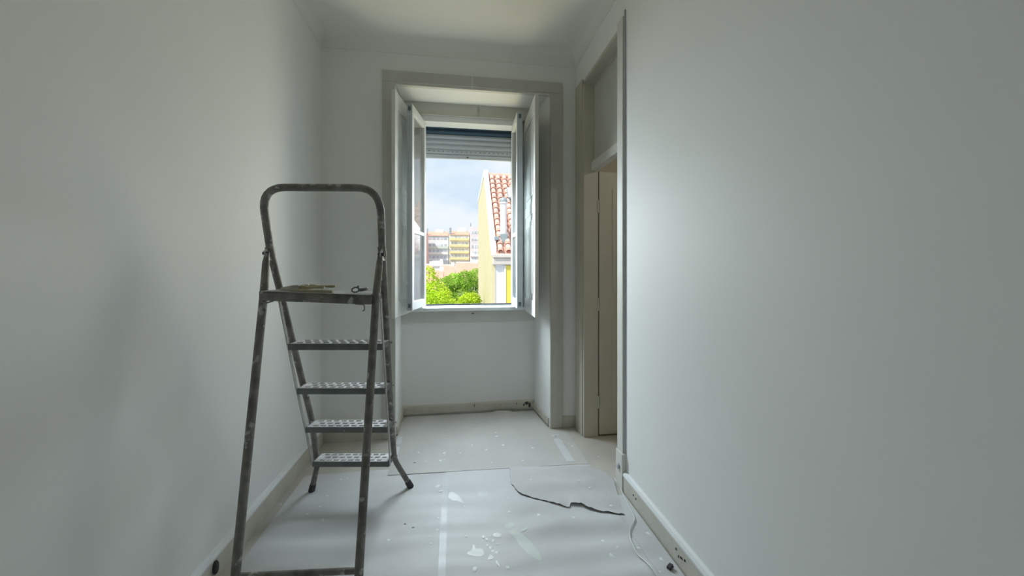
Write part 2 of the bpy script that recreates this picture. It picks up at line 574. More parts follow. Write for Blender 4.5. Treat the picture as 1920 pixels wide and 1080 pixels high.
child_box('sill_apron', 'casing_light', win, NX0b + 0.002, NX1b - 0.002, 3.122, NB + 0.001, 0.765, 0.866, 0.003)
child_box('threshold_track', 'dark_seal_gap_shade', win, WX0 + 0.002, WX1 - 0.002, 3.20, 3.235, WZ0 + 0.004, WZ0 + 0.020)
child_box('threshold_rail', 'bare_steel', win, WX0 + 0.002, WX1 - 0.002, 3.165, 3.198, WZ0 + 0.004, WZ0 + 0.011)
child_box('latch_plate', 'clamp_metal', win, 0.120, 0.138, 3.118, 3.124, 0.828, 0.838)
lk = MB().tube([(0, 0, 0.0), (0, -0.006, 0.02), (0, -0.010, 0.05), (0, -0.004, 0.075)], 0.005, 8).build('head_catch', 'bare_steel', win)
lk.location = (0.175 - 0.1, fy0 - 0.022 - 3.1, 2.440)


def panel_frame(W, H, T, stile, rail_b, rail_t, mids=()):
    """casement outline in local x (0..W), y thickness, z (0..H); mids = [(z0, z1)] extra rails"""
    mb = MB()
    mb.box(0, stile, -T / 2, T / 2, 0, H)
    mb.box(W - stile, W, -T / 2, T / 2, 0, H)
    mb.box(stile, W - stile, -T / 2, T / 2, 0, rail_b)
    mb.box(stile, W - stile, -T / 2, T / 2, H - rail_t, H)
    for a, b in mids:
        mb.box(stile, W - stile, -T / 2 * 0.8, T / 2 * 0.8, a, b)
    return mb


def casement(hinge, tip, side):
    W = (Vector(tip) - Vector(hinge)).length
    ang = math.atan2(tip[1] - hinge[1], tip[0] - hinge[0])
    H = 1.475
    z0 = 0.905
    T = 0.042
    s = panel_frame(W, H, T, 0.042, 0.062, 0.055, [(0.56, 0.585)]).build('sash', 'frame_white', win, 0.003)
    s.location = (hinge[0] - 0.1, hinge[1] - 3.1, z0)
    s.rotation_euler = (0, 0, ang)
    for a, b in ((0.062, 0.56), (0.585, H - 0.055)):
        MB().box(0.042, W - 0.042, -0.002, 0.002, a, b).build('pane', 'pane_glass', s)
    MB().box(W, W + 0.003, -T / 2 + 0.002, T / 2 - 0.002, 0.004, H - 0.004).build('meeting_edge', 'frame_edge_grey', s)
    for z in (0.02, H - 0.05):
        MB().box(W + 0.002, W + 0.006, -0.008, 0.010, z, z + 0.030).build('bolt_plate', 'clamp_metal', s, 0.001)
    for z in (0.2, H / 2, H - 0.2):
        MB().tube([(0.0, side * 0.024, z - 0.035), (0.0, side * 0.024, z + 0.035)], 0.007, 8).build('hinge', 'bare_steel', s)
    return s


sl = casement((-0.268, 3.085), (-0.335, 2.735), -1)
sr = casement((0.470, 3.085), (0.464, 2.755), 1)
hb = MB()
hb.tube([(0, 0, 0), (0.0, 0.018, 0.0)], 0.008, 8)
hb.tube([(0, 0.018, -0.012), (0, 0.020, 0.045)], [0.011, 0.006], 8)
hb = hb.build('espagnolette_knob', 'white_gloss', sl)
hb.location = (0.352, -0.040, 0.20)


def shutter(hinge, tip, face, z0, H):
    W = (Vector(tip) - Vector(hinge)).length
    ang = math.atan2(tip[1] - hinge[1], tip[0] - hinge[0])
    T = 0.026
    s = panel_frame(W, H, T, 0.065, 0.11, 0.11, [(H * 0.48, H * 0.48 + 0.08)]).build('shutter', 'shutter_wood_white', win, 0.002)
    s.location = (hinge[0] - 0.1, hinge[1] - 3.1, z0)
    s.rotation_euler = (0, 0, ang)
    for a, b in ((0.11, H * 0.48), (H * 0.48 + 0.08, H - 0.11)):
        MB().box(0.064, W - 0.064, -0.006, 0.006, a - 0.002, b + 0.002).build('field', 'shutter_wood_white', s)
        if W > 0.3:
            for sd_ in (-1, 1):
                mb = MB()
                y0_, y1_ = sorted((sd_ * 0.005, sd_ * 0.012))
                mb.box(0.115, W - 0.115, y0_, y1_, a + 0.05, b - 0.05)
                mb.build('raised_panel', 'shutter_wood_white', s, 0.004)
                for q in range(3):
                    xq = 0.15 + q * (W - 0.30) / 2
                    y2_, y3_ = sorted((sd_ * 0.011, sd_ * 0.016))
                    MB().box(xq - 0.012, xq + 0.012, y2_, y3_, a + 0.09, b - 0.09).build('reed', 'shutter_wood_white', s, 0.004)
    MB().box(W - 0.001, W + 0.002, -T / 2 + 0.001, T / 2 - 0.001, 0.002, H - 0.002).build('edge', 'casing_light', s)
    for z in (0.18, H / 2, H - 0.18):
        MB().box(W * 0.0, 0.030, face * 0.012 - 0.003, face * 0.012 + 0.003, z, z + 0.05).build('hinge_leaf', 'bare_steel', s)
    return s


shutter((-0.352, 3.085), (-0.428, 2.625), 1, 0.868, 1.555)
shr = shutter((0.568, 3.085), (0.549, 2.545), 1, 0.862, 1.560)
kb = MB().lathe(0, 0, [(0.004, 0), (0.004, 0.012), (0.010, 0.016), (0.010, 0.024), (0.004, 0.028)], 10).build('knob', 'clamp_metal', shr)
kb.location = (0.30, 0.013 * 1, 0.73)
kb.rotation_euler = (PI / 2 * -1, 0, 0)

# ------------------------------------------------------------------ roller shutter outside the window
rs = tag(empty('roller_shutter', (0.1, 3.26, 2.15)), 'half-raised grey slatted roller shutter across the top of the window', 'roller shutter')


def slat(z0, h, y, material, name='slat'):
    mb = MB()
    x0, x1 = WX0 - 0.028 - 0.1, WX1 + 0.028 - 0.1
    prof_ = [(0.006, 0), (-0.002, h * 0.12), (-0.007, h * 0.5), (-0.002, h * 0.88), (0.006, h), (0.010, h), (0.010, 0)]
    mb.prism_x([(a + y - 3.26, z + z0 - 2.15) for a, z in prof_], x0, x1)
    return mb.build(name, material, rs)


bb = MB().box(WX0 - 0.128, WX1 + 0.028 - 0.1, -0.012, 0.012, 0.0, 0.034).build('bottom_rail', 'slat_grey', rs, 0.003)
MB().box(-0.02, 0.0, -0.016, -0.011, 0.012, 0.022).build('stop_bolt', 'clamp_metal', bb)
zz = 2.186
for k in range(4):
    slat(zz, 0.044, 3.26 + 0.002 * k, 'slat_grey')
    if k == 0:
        for q in range(18):
            xq = WX0 - 0.06 + q * (WX1 - WX0 - 0.08) / 17
            MB().box(xq - 0.006, xq + 0.006, -0.0085, -0.004, 0.060, 0.064).build('vent_slot', 'dark_seal_gap_shade', rs)
    zz += 0.0445
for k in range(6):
    slat(zz, 0.044, 3.27 + 0.004 * k, 'slat_box_shade')  # upper slats coloured dark blue for the shade inside the box
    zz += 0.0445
for x in (WX0 - 0.03, WX1):
    MB().box(x - 0.1, x + 0.03 - 0.1, -0.028, 0.032, 0.90 - 2.15, 2.36 - 2.15).build('guide_rail', 'frame_edge_grey', rs)

# ------------------------------------------------------------------ doorway on the right
d1 = struct(empty('door_1', (XR + 0.1, 2.3, 0)), 'narrow cream door standing open under a closed transom')
JX = XR + 0.098
child_box('jamb', 'door_cream', d1, XR - 0.004, JX + 0.004, DY1 - 0.028, DY1 + 0.001, 0, DZ, 0.002)
child_box('jamb', 'casing_light', d1, XR - 0.004, JX + 0.004, DY0 - 0.001, DY0 + 0.020, 0, DZ, 0.002)
child_box('jamb_head', 'door_cream', d1, XR - 0.004, JX + 0.004, DY0, DY1, DZ - 0.022, DZ + 0.001, 0.002)
child_box('transom_bar', 'casing_light', d1, XR + 0.05, JX + 0.004, DY0 + 0.02, DY1 - 0.028, 1.905, 1.965, 0.003)
child_box('transom_panel', 'primer_grey', d1, XR + 0.072, XR + 0.086, DY0 + 0.02, DY1 - 0.028, 1.965, DZ - 0.022)
for (a0, a1, b0, b1) in ((DY0 + 0.02, DY1 - 0.028, 1.965, 1.985), (DY0 + 0.02, DY1 - 0.028, DZ - 0.042, DZ - 0.022)):
    child_box('transom_bead', 'door_cream', d1, XR + 0.060, XR + 0.074, a0, a1, b0, b1, 0.002)
leaf = child_box('door_leaf', 'door_cream', d1, JX + 0.012, JX + 0.61, DY1 - 0.028, DY1 + 0.008, 0.012, 1.90, 0.003)
child_box('gap_shadow_strip', 'dark_seal_gap_shade', d1, JX + 0.003, JX + 0.014, DY1 - 0.016, DY1 + 0.004, 0.0, 1.905)  # dark strip put in for the shadow between jamb and leaf
for z in (0.25, 0.95, 1.65):
    hg = MB().tube([(0, 0, -0.045), (0, 0, 0.045)], 0.006, 8).build('hinge', 'skirting_beige', leaf)
    hg.location = (JX + 0.002 - (XR + 0.1), DY1 - 0.034 - 2.3, z)
for zz0, zz1 in ((0.16, 0.86), (1.02, 1.78)):
    MB().box(JX + 0.11 - XR - 0.1, JX + 0.50 - XR - 0.1, DY1 - 0.034 - 2.3, DY1 - 0.029 - 2.3, zz0, zz1).build('raised_panel', 'door_cream', leaf, 0.004)
MB().tube([(JX + 0.545 - XR - 0.1, DY1 - 0.030 - 2.3, 1.0), (JX + 0.545 - XR - 0.1, DY1 - 0.08 - 2.3, 1.0), (JX + 0.45 - XR - 0.1, DY1 - 0.085 - 2.3, 1.0)], 0.008, 8).build('door_handle', 'bare_steel', leaf)

t2 = struct(empty('trim_2', (XR, 1.94, 0)), 'cream casing at the near side of the doorway')
child_box('casing_board', 'casing_light', t2, XR - 0.016, XR + 0.001, 1.908, DY0 + 0.002, 0.205, DZ + 0.02, 0.003)
child_box('casing_crack', 'frame_edge_grey', t2, XR - 0.008, XR + 0.001, 1.899, 1.909, 0.205, DZ + 0.05, 0.002)  # grey strip drawn for the dark crack between casing and plaster
pl = child_box('plinth_block', 'casing_light', t2, XR - 0.024, XR + 0.001, 1.896, DY0 + 0.004, 0.0, 0.205, 0.004)
mb = MB()
mb.lathe(0, 0, [(0.013, 0), (0.015, 0.003), (0.015, 0.007), (0.011, 0.011)], 16)
st = mb.build('door_stop', 'frame_edge_grey', pl)
st.location = (-0.024, 1.936 - 1.94, 0.125)
st.rotation_euler = (0, -PI / 2, 0)
t3 = struct(empty('trim_3', (XR, 2.65, 0)), 'cream casing at the far side of the doorway')
child_box('casing_board', 'door_cream', t3, XR - 0.012, XR + 0.001, DY1 - 0.002, 2.735, 0.0, DZ + 0.02, 0.003)

# unseen bulb added in the small room to brighten the door leaf
lp = empty('added_bulb', (1.75, 1.55, 2.25))
tag(lp, 'unseen bulb added beyond the doorway to light the door leaf', 'fill lamp')
MB().tube([(0, 0, 0.14), (0, 0, 0.70)], 0.004, 6).build('cord', 'rubber_dark', lp)
MB().lathe(0, 0, [(0.018, 0.085), (0.020, 0.10), (0.018, 0.14), (0.006, 0.145)], 12).build('socket', 'rubber_dark', lp)
MB().lathe(0, 0, [(0.006, 0.0), (0.024, 0.012), (0.031, 0.035), (0.026, 0.060), (0.015, 0.085)], 14).build('bulb', 'coping_white', lp)
ld = bpy.data.lights.new('door_fill_light', 'POINT')
ld.energy = 7
ld.color = (1.0, 0.93, 0.78)
ld.shadow_soft_size = 0.05
lo_ = bpy.data.objects.new('door_fill_light', ld)
C.objects.link(lo_)
lo_.location = (1.75, 1.55, 2.17)

# ------------------------------------------------------------------ paper laid over the floor


def fbm(x, y, s=1.0):
    return noise.noise(Vector((x * s, y * s, 3.7)))


def H(x, y):
    """relief of the cockled paper, highest in front of the window niche"""
    wv = math.sin(2 * PI * (y + 0.05 * fbm(x, y, 2.5) + 0.035 * x) / 0.165)
    wv2 = math.sin(2 * PI * (y + 0.08 * fbm(x + 5, y, 2.0) - 0.06 * x) / 0.27 + 1.3)
    a = 0.55 + 0.45 * fbm(x * 1.6 + 2, y * 1.6)
    edge = min(1.0, max(0.0, (2.25 - y) / 0.25)) * min(1, max(0, (x + 0.88) / 0.10)) * min(1, max(0, (0.86 - x) / 0.12))
    return edge * (0.0125 + a * (0.0080 * wv + 0.0060 * wv2)) + 0.0009 * fbm(x * 9, y * 9) + 0.002


def sheet(name, poly_fn, nx, ny, z_off, material, label, cat='paper', extra=None):
    """poly_fn(s, t) -> (x, y) for s, t in 0..1; a thin closed sheet"""
    mb = MB()
    top = []
    for j in range(ny + 1):
        for i in range(nx + 1):
            x, y = poly_fn(i / nx, j / ny)
            z = H(x, y) + z_off + (extra(i / nx, j / ny) if extra else 0)
            top.append((x, y, z))
    n_ = len(top)
    bot = [(x, y, z - 0.0007) for x, y, z in top]
    fs_ = []
    for j in range(ny):
        for i in range(nx):
            a = j * (nx + 1) + i
            fs_.append((a, a + 1, a + nx + 2, a + nx + 1))
    mb.add(top, fs_, True)
    rim = [i for i in range(nx + 1)] + [j * (nx + 1) + nx for j in range(1, ny + 1)] + \
          [ny * (nx + 1) + i for i in range(nx - 1, -1, -1)] + [j * (nx + 1) for j in range(ny - 1, 0, -1)]
    k = len(rim)
    mb.add([top[r] for r in rim] + [bot[r] for r in rim], [(i, k + i, k + (i + 1) % k, (i + 1) % k) for i in range(k)])
    o = mb.build(name, material)
    tag(o, label, cat, 'protective paper on the floor')
    return o


def jag(t, s, a):
    return a * fbm(t * s, s * 1.7)


left_sheet = sheet('floor_paper', lambda s, t: (-0.872 + s * 0.822 + jag(t, 6, 0.006) * (1 - s), -1.6 + t * 3.92), 60, 260, 0.0, 'paper',
                   'grey cockled floor paper under the ladder')
right_sheet = sheet('floor_paper', lambda s, t: (-0.072 + s * 0.872 + jag(t, 5, 0.008) * s, -1.6 + t * 3.90), 60, 260, 0.0016, 'paper',
                    'paint-spattered grey floor paper in the right foreground')


def niche_xy(s, t):
    y = 2.225 + t * 0.885 + 0.05 * (1 - t) * (0.5 - s) + t * (-0.03 * s)
    x0 = -0.40 - 0.035 * t
    x1 = 0.80 if y < 2.62 else (0.80 - (0.80 - 0.672) * min(1, (y - 2.62) / 0.10))
    if y > 2.72:
        x1 = 0.672 - 0.03 * (y - 2.72) / 0.4
    x = x0 + s * (x1 - x0)
    if t > 0.9 and s < 0.08:                         # rounded corner on the left
        x += (t - 0.9) / 0.1 * 0.045 * (1 - s / 0.08)
    return (x, y)


def niche_lift(s, t):
    e = max(0, (t - 0.93) / 0.07)
    bump_ = 0.016 * e * math.exp(-((s - 0.72) / 0.06) ** 2) + 0.010 * e * math.exp(-((s - 0.79) / 0.03) ** 2)
    return bump_ + 0.004 * e + 0.0032 * math.exp(-((t - 0.43) / 0.02) ** 2) * (1 if s < 0.98 else 0)


far_sheet = sheet('floor_paper', niche_xy, 70, 60, 0.0032, 'paper_far', 'beige-grey floor paper reaching into the window niche', extra=niche_lift)
edge_sheet = sheet('floor_paper', lambda s, t: (0.775 + s * 0.100 + jag(t, 7, 0.006) * (1 - s), -1.6 + t * 3.47), 10, 160, 0.0030, 'paper',
                   'narrow strip of floor paper along the right skirting', extra=lambda s, t: 0.003 * s * s)

# torn patch with a lifted ragged edge
edge_pts = [(0.315, 2.206), (0.299, 2.10), (0.295, 2.043), (0.309, 1.981), (0.328, 1.94), (0.389, 1.89), (0.451, 1.855), (0.49, 1.829),
            (0.522, 1.81), (0.554, 1.797), (0.568, 1.816), (0.617, 1.804), (0.647, 1.771), (0.69, 1.74), (0.748, 1.716), (0.800, 1.705)]
lift_pts = [0.001, 0.0015, 0.002, 0.004, 0.007, 0.003, 0.004, 0.006, 0.006, 0.005, 0.009, 0.013, 0.012, 0.008, 0.006, 0.005]
far_pts = [(0.30 + 0.575 * k / 15, 2.235 - 0.075 * k / 15) for k in range(16)]
far_pts[-1] = (0.876, 2.00)
far_pts[-2] = (0.862, 2.10)


def dens(lst, nsub, rag):
    o_ = []
    for i in range(len(lst) - 1):
        for k in range(nsub):
            f_ = k / nsub
            o_.append([a + (b - a) * f_ + (random.uniform(-rag, rag) if k else 0) for a, b in zip(lst[i], lst[i + 1])])
    o_.append(list(lst[-1]))
    return o_


E2 = dens([(p[0], p[1], l) for p, l in zip(edge_pts, lift_pts)], 4, 0.0025)
F2 = dens([(p[0], p[1], 0) for p in far_pts], 4, 0.0)
NE = len(E2) - 1


def torn_xy(s, t):
    i = min(NE, int(round(s * NE)))
    e, f_ = E2[i], F2[i]
    return (e[0] + (f_[0] - e[0]) * t, e[1] + (f_[1] - e[1]) * t)


torn = sheet('torn_paper_patch', torn_xy, NE, 24, 0.0040, 'paper_dark', 'darker torn paper patch with a ragged lifted edge by the doorway',
             extra=lambda s, t: abs(E2[min(NE, int(round(s * NE)))][2]) * max(0, 1 - t / 0.30) ** 1.6)

# dark floor showing in the gap the tear leaves
# tape and paint on the sheets


def drape(parent, name, outline, material, off):
    """thin film of paint or tape lying on the cockled sheet: outline [(x, y)]"""
    cx = sum(p[0] for p in outline) / len(outline)
    cy = sum(p[1] for p in outline) / len(outline)
    rings = 4
    mb = MB()
    n_ = len(outline)
    vs_ = [(cx, cy, H(cx, cy) + off)]
    for r in range(1, rings + 1):
        for (x, y) in outline:
            px_, py_ = cx + (x - cx) * r / rings, cy + (y - cy) * r / rings
            vs_.append((px_, py_, H(px_, py_) + off - (0.0006 if r == rings else 0)))
    fs_ = [(0, 1 + i, 1 + (i + 1) % n_) for i in range(n_)]
    for r in range(rings - 1):
        a, b = 1 + r * n_, 1 + (r + 1) * n_
        fs_ += [(a + i, b + i, b + (i + 1) % n_, a + (i + 1) % n_) for i in range(n_)]
    mb.add(vs_, fs_, True)
    return mb.build(name, material, parent)


def blob(cx, cy, rx, ry, n_=14, rag=0.3, rot=0.0):
    pts_ = []
    for k in range(n_):
        an = 2 * PI * k / n_
        rr = 1 + random.uniform(-rag, rag)
        x, y = math.cos(an) * rx * rr, math.sin(an) * ry * rr
        pts_.append((cx + x * math.cos(rot) - y * math.sin(rot), cy + x * math.sin(rot) + y * math.cos(rot)))
    return pts_


def smooth_poly(pts_, it=2, rag=0.0015):
    for _ in range(it):
        q = []
        for i in range(len(pts_)):
            a, b = pts_[i], pts_[(i + 1) % len(pts_)]
            q.append((a[0] * 0.75 + b[0] * 0.25, a[1] * 0.75 + b[1] * 0.25))
            q.append((a[0] * 0.25 + b[0] * 0.75, a[1] * 0.25 + b[1] * 0.75))
        pts_ = [(x + random.uniform(-rag, rag), y + random.uniform(-rag, rag)) for x, y in q]
    return pts_


def tape(parent, pts_, wd, off, name='tape_strip'):
    mb = MB()
    vs_, fs_ = [], []
    pts2 = []
    for i in range(len(pts_) - 1):
        a, b = Vector(pts_[i]), Vector(pts_[i + 1])
        ns = max(2, int((b - a).length / 0.02))
        pts2 += [a.lerp(b, k / ns) for k in range(ns)]
    pts2.append(Vector(pts_[-1]))
    for i, p in enumerate(pts2):
        q = pts2[min(i + 1, len(pts2) - 1)] - pts2[max(i - 1, 0)]
        nrm = Vector((-q.y, q.x)).normalized()
        for k in range(5):
            u = (k / 4 - 0.5) * wd
            x, y = p.x + nrm.x * u, p.y + nrm.y * u
            vs_.append((x, y, H(x, y) + off))
    for i in range(len(pts2) - 1):
        for k in range(4):
            a = i * 5 + k
            fs_.append((a, a + 1, a + 6, a + 5))
    mb.add(vs_, fs_, True)
    return mb.build(name, 'masking_tape', parent)


tape(right_sheet, [(-0.056, 1.20), (-0.060, 1.55), (-0.066, 2.19)], 0.030, 0.0024)
tape(far_sheet, [(0.700, 2.24), (0.694, 2.62)], 0.05, 0.0042)
tape(far_sheet, [(-0.392, 2.40), (-0.400, 2.75)], 0.035, 0.0042)

splats = {
    'a': [(0.035, 1.567), (0.062, 1.581), (0.071, 1.622), (0.08, 1.587), (0.103, 1.593), (0.114, 1.555), (0.104, 1.54), (0.061, 1.546)],
    'b': [(0.129, 1.539), (0.136, 1.552), (0.154, 1.527), (0.146, 1.514), (0.125, 1.517)],
    'c': [(0.155, 1.658), (0.184, 1.664), (0.201, 1.642), (0.181, 1.628), (0.16, 1.638)],
    'd': [(0.13, 1.583), (0.148, 1.602), (0.147, 1.574)],
    'h': [(0.157, 1.512), (0.167, 1.489), (0.169, 1.467), (0.154, 1.491)],
    'g': [(-0.052, 1.982), (-0.025, 2.025), (0.014, 1.959), (0.042, 1.893), (0.008, 1.928), (-0.033, 1.943)],
}
for kname, pts_ in splats.items():
    drape(right_sheet, 'paint_splash', smooth_poly(pts_, 2, 0.0016), 'paint_white', 0.0027)
drape(right_sheet, 'paint_smear', smooth_poly([(0.225, 1.672), (0.250, 1.664), (0.289, 1.642), (0.326, 1.585), (0.346, 1.484), (0.318, 1.489), (0.284, 1.545), (0.258, 1.61)], 2), 'paint_green_white', 0.0026)
drape(right_sheet, 'paint_smear', smooth_poly([(0.212, 1.712), (0.251, 1.742), (0.270, 1.704), (0.245, 1.681), (0.218, 1.683)], 2), 'paint_green_white', 0.0026)
for (x, y, rx, ry, ro, mt_) in ((-0.02, 1.985, 0.022, 0.010, 2.4, 'paint_white'), (-0.085, 2.03, 0.014, 0.008, 0.4, 'paint_white'), (0.035, 1.875, 0.014, 0.004, 2.2, 'paint_white'),
                                (-0.04, 2.06, 0.016, 0.010, 0.2, 'masking_tape'), (0.155, 1.62, 0.006, 0.010, 0, 'paint_white'), (0.128, 1.60, 0.005, 0.008, 0, 'paint_white'),
                                (0.145, 1.645, 0.005, 0.005, 0, 'paint_white'), (0.17, 1.60, 0.008, 0.006, 0, 'paint_green_white'), (0.30, 1.66, 0.02, 0.008, 0.5, 'paint_green_white')):
    drape(right_sheet, 'paint_splash', blob(x, y, rx, ry, 14, 0.35, ro), mt_, 0.0027)
drape(right_sheet, 'paint_smear', smooth_poly([(0.10, 1.99), (0.16, 2.0), (0.17, 1.95), (0.12, 1.94)], 2), 'masking_tape', 0.0026)
drape(left_sheet, 'paint_splash', smooth_poly([(-0.122, 2.089), (-0.098, 2.112), (-0.09, 2.084), (-0.112, 2.068)], 2), 'paint_white', 0.0011)
spots = [(0.411, 2.068), (0.668, 1.998), (0.711, 1.936), (0.802, 1.894), (0.763, 1.783), (0.546, 1.711), (0.632, 1.562), (0.673, 1.506),
         (0.632, 1.471), (0.641, 1.461), (0.853, 1.579), (0.855, 1.559), (0.763, 1.493), (0.831, 1.43), (0.787, 1.361), (0.252, 1.805),
         (0.391, 1.772), (-0.082, 2.466), (-0.08, 2.383), (-0.194, 2.38), (-0.102, 2.374), (0.212, 2.301), (0.406, 2.299), (0.192, 2.469),
         (-0.089, 1.728), (-0.121, 1.683), (-0.296, 1.686), (-0.112, 1.646), (-0.088, 1.816), (-0.655, 2.248), (-0.625, 2.252), (-0.671, 2.073),
         (-0.68, 1.991), (-0.622, 1.864), (-0.721, 1.948), (0.13, 1.63), (0.115, 1.645), (0.15, 1.565), (0.165, 1.555), (0.04, 1.66), (0.07, 1.48), (0.20, 1.47),
         (0.02, 2.45), (0.31, 2.52), (0.10, 2.55), (0.5, 2.45), (0.72, 2.52), (0.76, 2.47), (0.77, 2.44), (-0.25, 2.5), (-0.20, 2.62), (0.28, 2.72), (0.28, 2.66)]
for (x, y) in spots:
    par = left_sheet if x < -0.075 else right_sheet
    off = 0.0011 if x < -0.075 else 0.0027
    if y > 2.26:
        par, off = far_sheet, 0.0046
    elif x > 0.79:
        par, off = edge_sheet, 0.0042
    elif x > 0.33 and y > 1.85 - (x - 0.45) * 0.4 and y < 2.2:
        par, off = torn, 0.0045
    r = random.uniform(0.004, 0.0095)
    if par is edge_sheet:
        off += 0.003 * ((x - 0.775) / 0.1) ** 2
    if par is torn:
        off += 0.002
    drape(par, 'paint_spot', blob(x, y, r, r * random.uniform(0.8, 1.3), 10, 0.25), 'paint_white', off)
for (x, y, r) in ((-0.24, 1.80, 0.006), (-0.20, 1.77, 0.008), (-0.26, 2.37, 0.008), (-0.34, 2.28, 0.007), (0.70, 2.60, 0.010)):
    p_ = left_sheet if y < 2.26 else far_sheet
    drape(p_, 'dirt_fleck', blob(x, y, r, r * 0.5, 9, 0.35), 'rubber_dark', 0.0012 if y < 2.26 else 0.0046)

# ------------------------------------------------------------------ cable and debris by the right wall
cab = [(0.886, 2.02), (0.880, 1.94), (0.866, 1.846), (0.852, 1.76), (0.838, 1.678), (0.816, 1.645), (0.777, 1.601), (0.752, 1.544), (0.742, 1.499),
       (0.741, 1.455), (0.750, 1.414), (0.754, 1.366), (0.77, 1.25), (0.80, 1.05), (0.83, 0.8)]


def catmull(pts_, n_=6):
    P = [Vector(p) for p in pts_]
    o_ = []
    for i in range(len(P) - 1):
        a, b, c_, d_ = P[max(i - 1, 0)], P[i], P[i + 1], P[min(i + 2, len(P) - 1)]
        for k in range(n_):
            t = k / n_
            o_.append(0.5 * ((2 * b) + (-a + c_) * t + (2 * a - 5 * b + 4 * c_ - d_) * t * t + (-a + 3 * b - 3 * c_ + d_) * t ** 3))
    o_.append(P[-1])
    return o_


cp = [(p.x, p.y, H(p.x, p.y) + 0.0062 + 0.003) for p in catmull(cab)]
cb = MB().tube(cp, 0.0027, 8).build('cable', 'cable_white')
tag(cb, 'thin white cable curling over the floor beside the right skirting', 'cable')
recentre(cb)
dm = MB()
dm.box(-0.014, 0.014, -0.008, 0.008, 0, 0.010)
dm.box(-0.010, -0.004, -0.012, -0.008, 0.002, 0.008)
dm.box(0.004, 0.010, -0.012, -0.008, 0.002, 0.008)
db = dm.build('cable_clip', 'rubber_dark', None, 0.002)
db.location = (0.838, 1.378, H(0.838, 1.378) + 0.0070)
db.rotation_euler = (0, 0, 0.6)
tag(db, 'small black clip lying on the floor by the right skirting', 'clip')

# ------------------------------------------------------------------ step ladder (local x = across, y = away from camera)
R0, D0 = -0.74, 1.62
lx = R0 * math.cos(YAW) + D0 * math.sin(YAW)
ly = -R0 * math.sin(YAW) + D0 * math.cos(YAW)
lad = empty('step_ladder', (lx, ly, 0.0), -YAW)
tag(lad, 'dark grey tubular step ladder spattered with paint', 'ladder')
TR = 0.0138


def LP(r, d, z):
    return Vector((r - R0, d - D0, z))


def arc(p, c_, q, n_=8):
    """rounded corner from p to q around the sharp corner c_ (quadratic)"""
    p, c_, q = Vector(p), Vector(c_), Vector(q)
    return [p * (1 - t) ** 2 + c_ * 2 * t * (1 - t) + q * t * t for t in [k / n_ for k in range(n_ + 1)]]


# climbing frame with the bow handle: one bent tube
left_line = [LP(-1.078, 2.010, 0.012), LP(-1.036, 1.985, 0.155), LP(-1.032, 1.975, 0.190), LP(-1.012, 1.885, 0.444), LP(-0.978, 1.661, 0.888), LP(-0.950, 1.468, 1.27)]
right_line = [LP(-0.556, 2.045, 0.012), LP(-0.620, 2.000, 0.165), LP(-0.626, 1.985, 0.200), LP(-0.609, 1.885, 0.444), LP(-0.560, 1.672, 0.888), LP(-0.515, 1.480, 1.27)]
topL, topR = LP(-0.918, 1.365, 1.50), LP(-0.489, 1.385, 1.502)
la = left_line[-1].lerp(topL, 0.62)
ra = right_line[-1].lerp(topR, 0.58)
tl_ = topL.lerp(topR, 0.20)
tr_ = topL.lerp(topR, 0.80)
path = left_line + arc(la, topL, tl_) + arc(tr_, topR, ra) + right_line[::-1]
MB().tube(path, TR, 12).build('climbing_frame', 'ladder_metal', lad)
for pt, nx in ((left_line[0], left_line[1]), (right_line[0], right_line[1])):
    dv = (nx - pt).normalized()
    MB().tube([pt - dv * 0.006, pt + dv * 0.030, pt + dv * 0.040], [0.0168, 0.0163, 0.0145], 12).build('rubber_foot', 'rubber_dark', lad)

# support frame nearer the camera
supL = [LP(-0.944, 1.440, 1.262), LP(-0.944, 1.432, 1.225), LP(-0.938, 1.412, 1.11), LP(-0.925, 1.255, 0.22), LP(-0.922, 1.222, 0.012)]
supR = [LP(-0.512, 1.450, 1.258), LP(-0.512, 1.442, 1.22), LP(-0.515, 1.417, 1.11), LP(-0.512, 1.255, 0.22), LP(-0.512, 1.222, 0.012)]
for s_ in (supL, supR):
    MB().tube(s_, [0.0085, 0.0125, 0.0142, 0.0145, 0.0145], 12).build('support_leg', 'ladder_metal', lad)
    dv = (s_[-2] - s_[-1]).normalized()
    MB().tube([s_[-1] - dv * 0.006, s_[-1] + dv * 0.030, s_[-1] + dv * 0.040], [0.0168, 0.0163, 0.0145], 12).build('rubber_foot', 'rubber_dark', lad)
MB().tube([LP(-0.925, 1.250, 0.172), LP(-0.512, 1.252, 0.190)], 0.0105, 10).build('cross_bar', 'ladder_metal', lad)


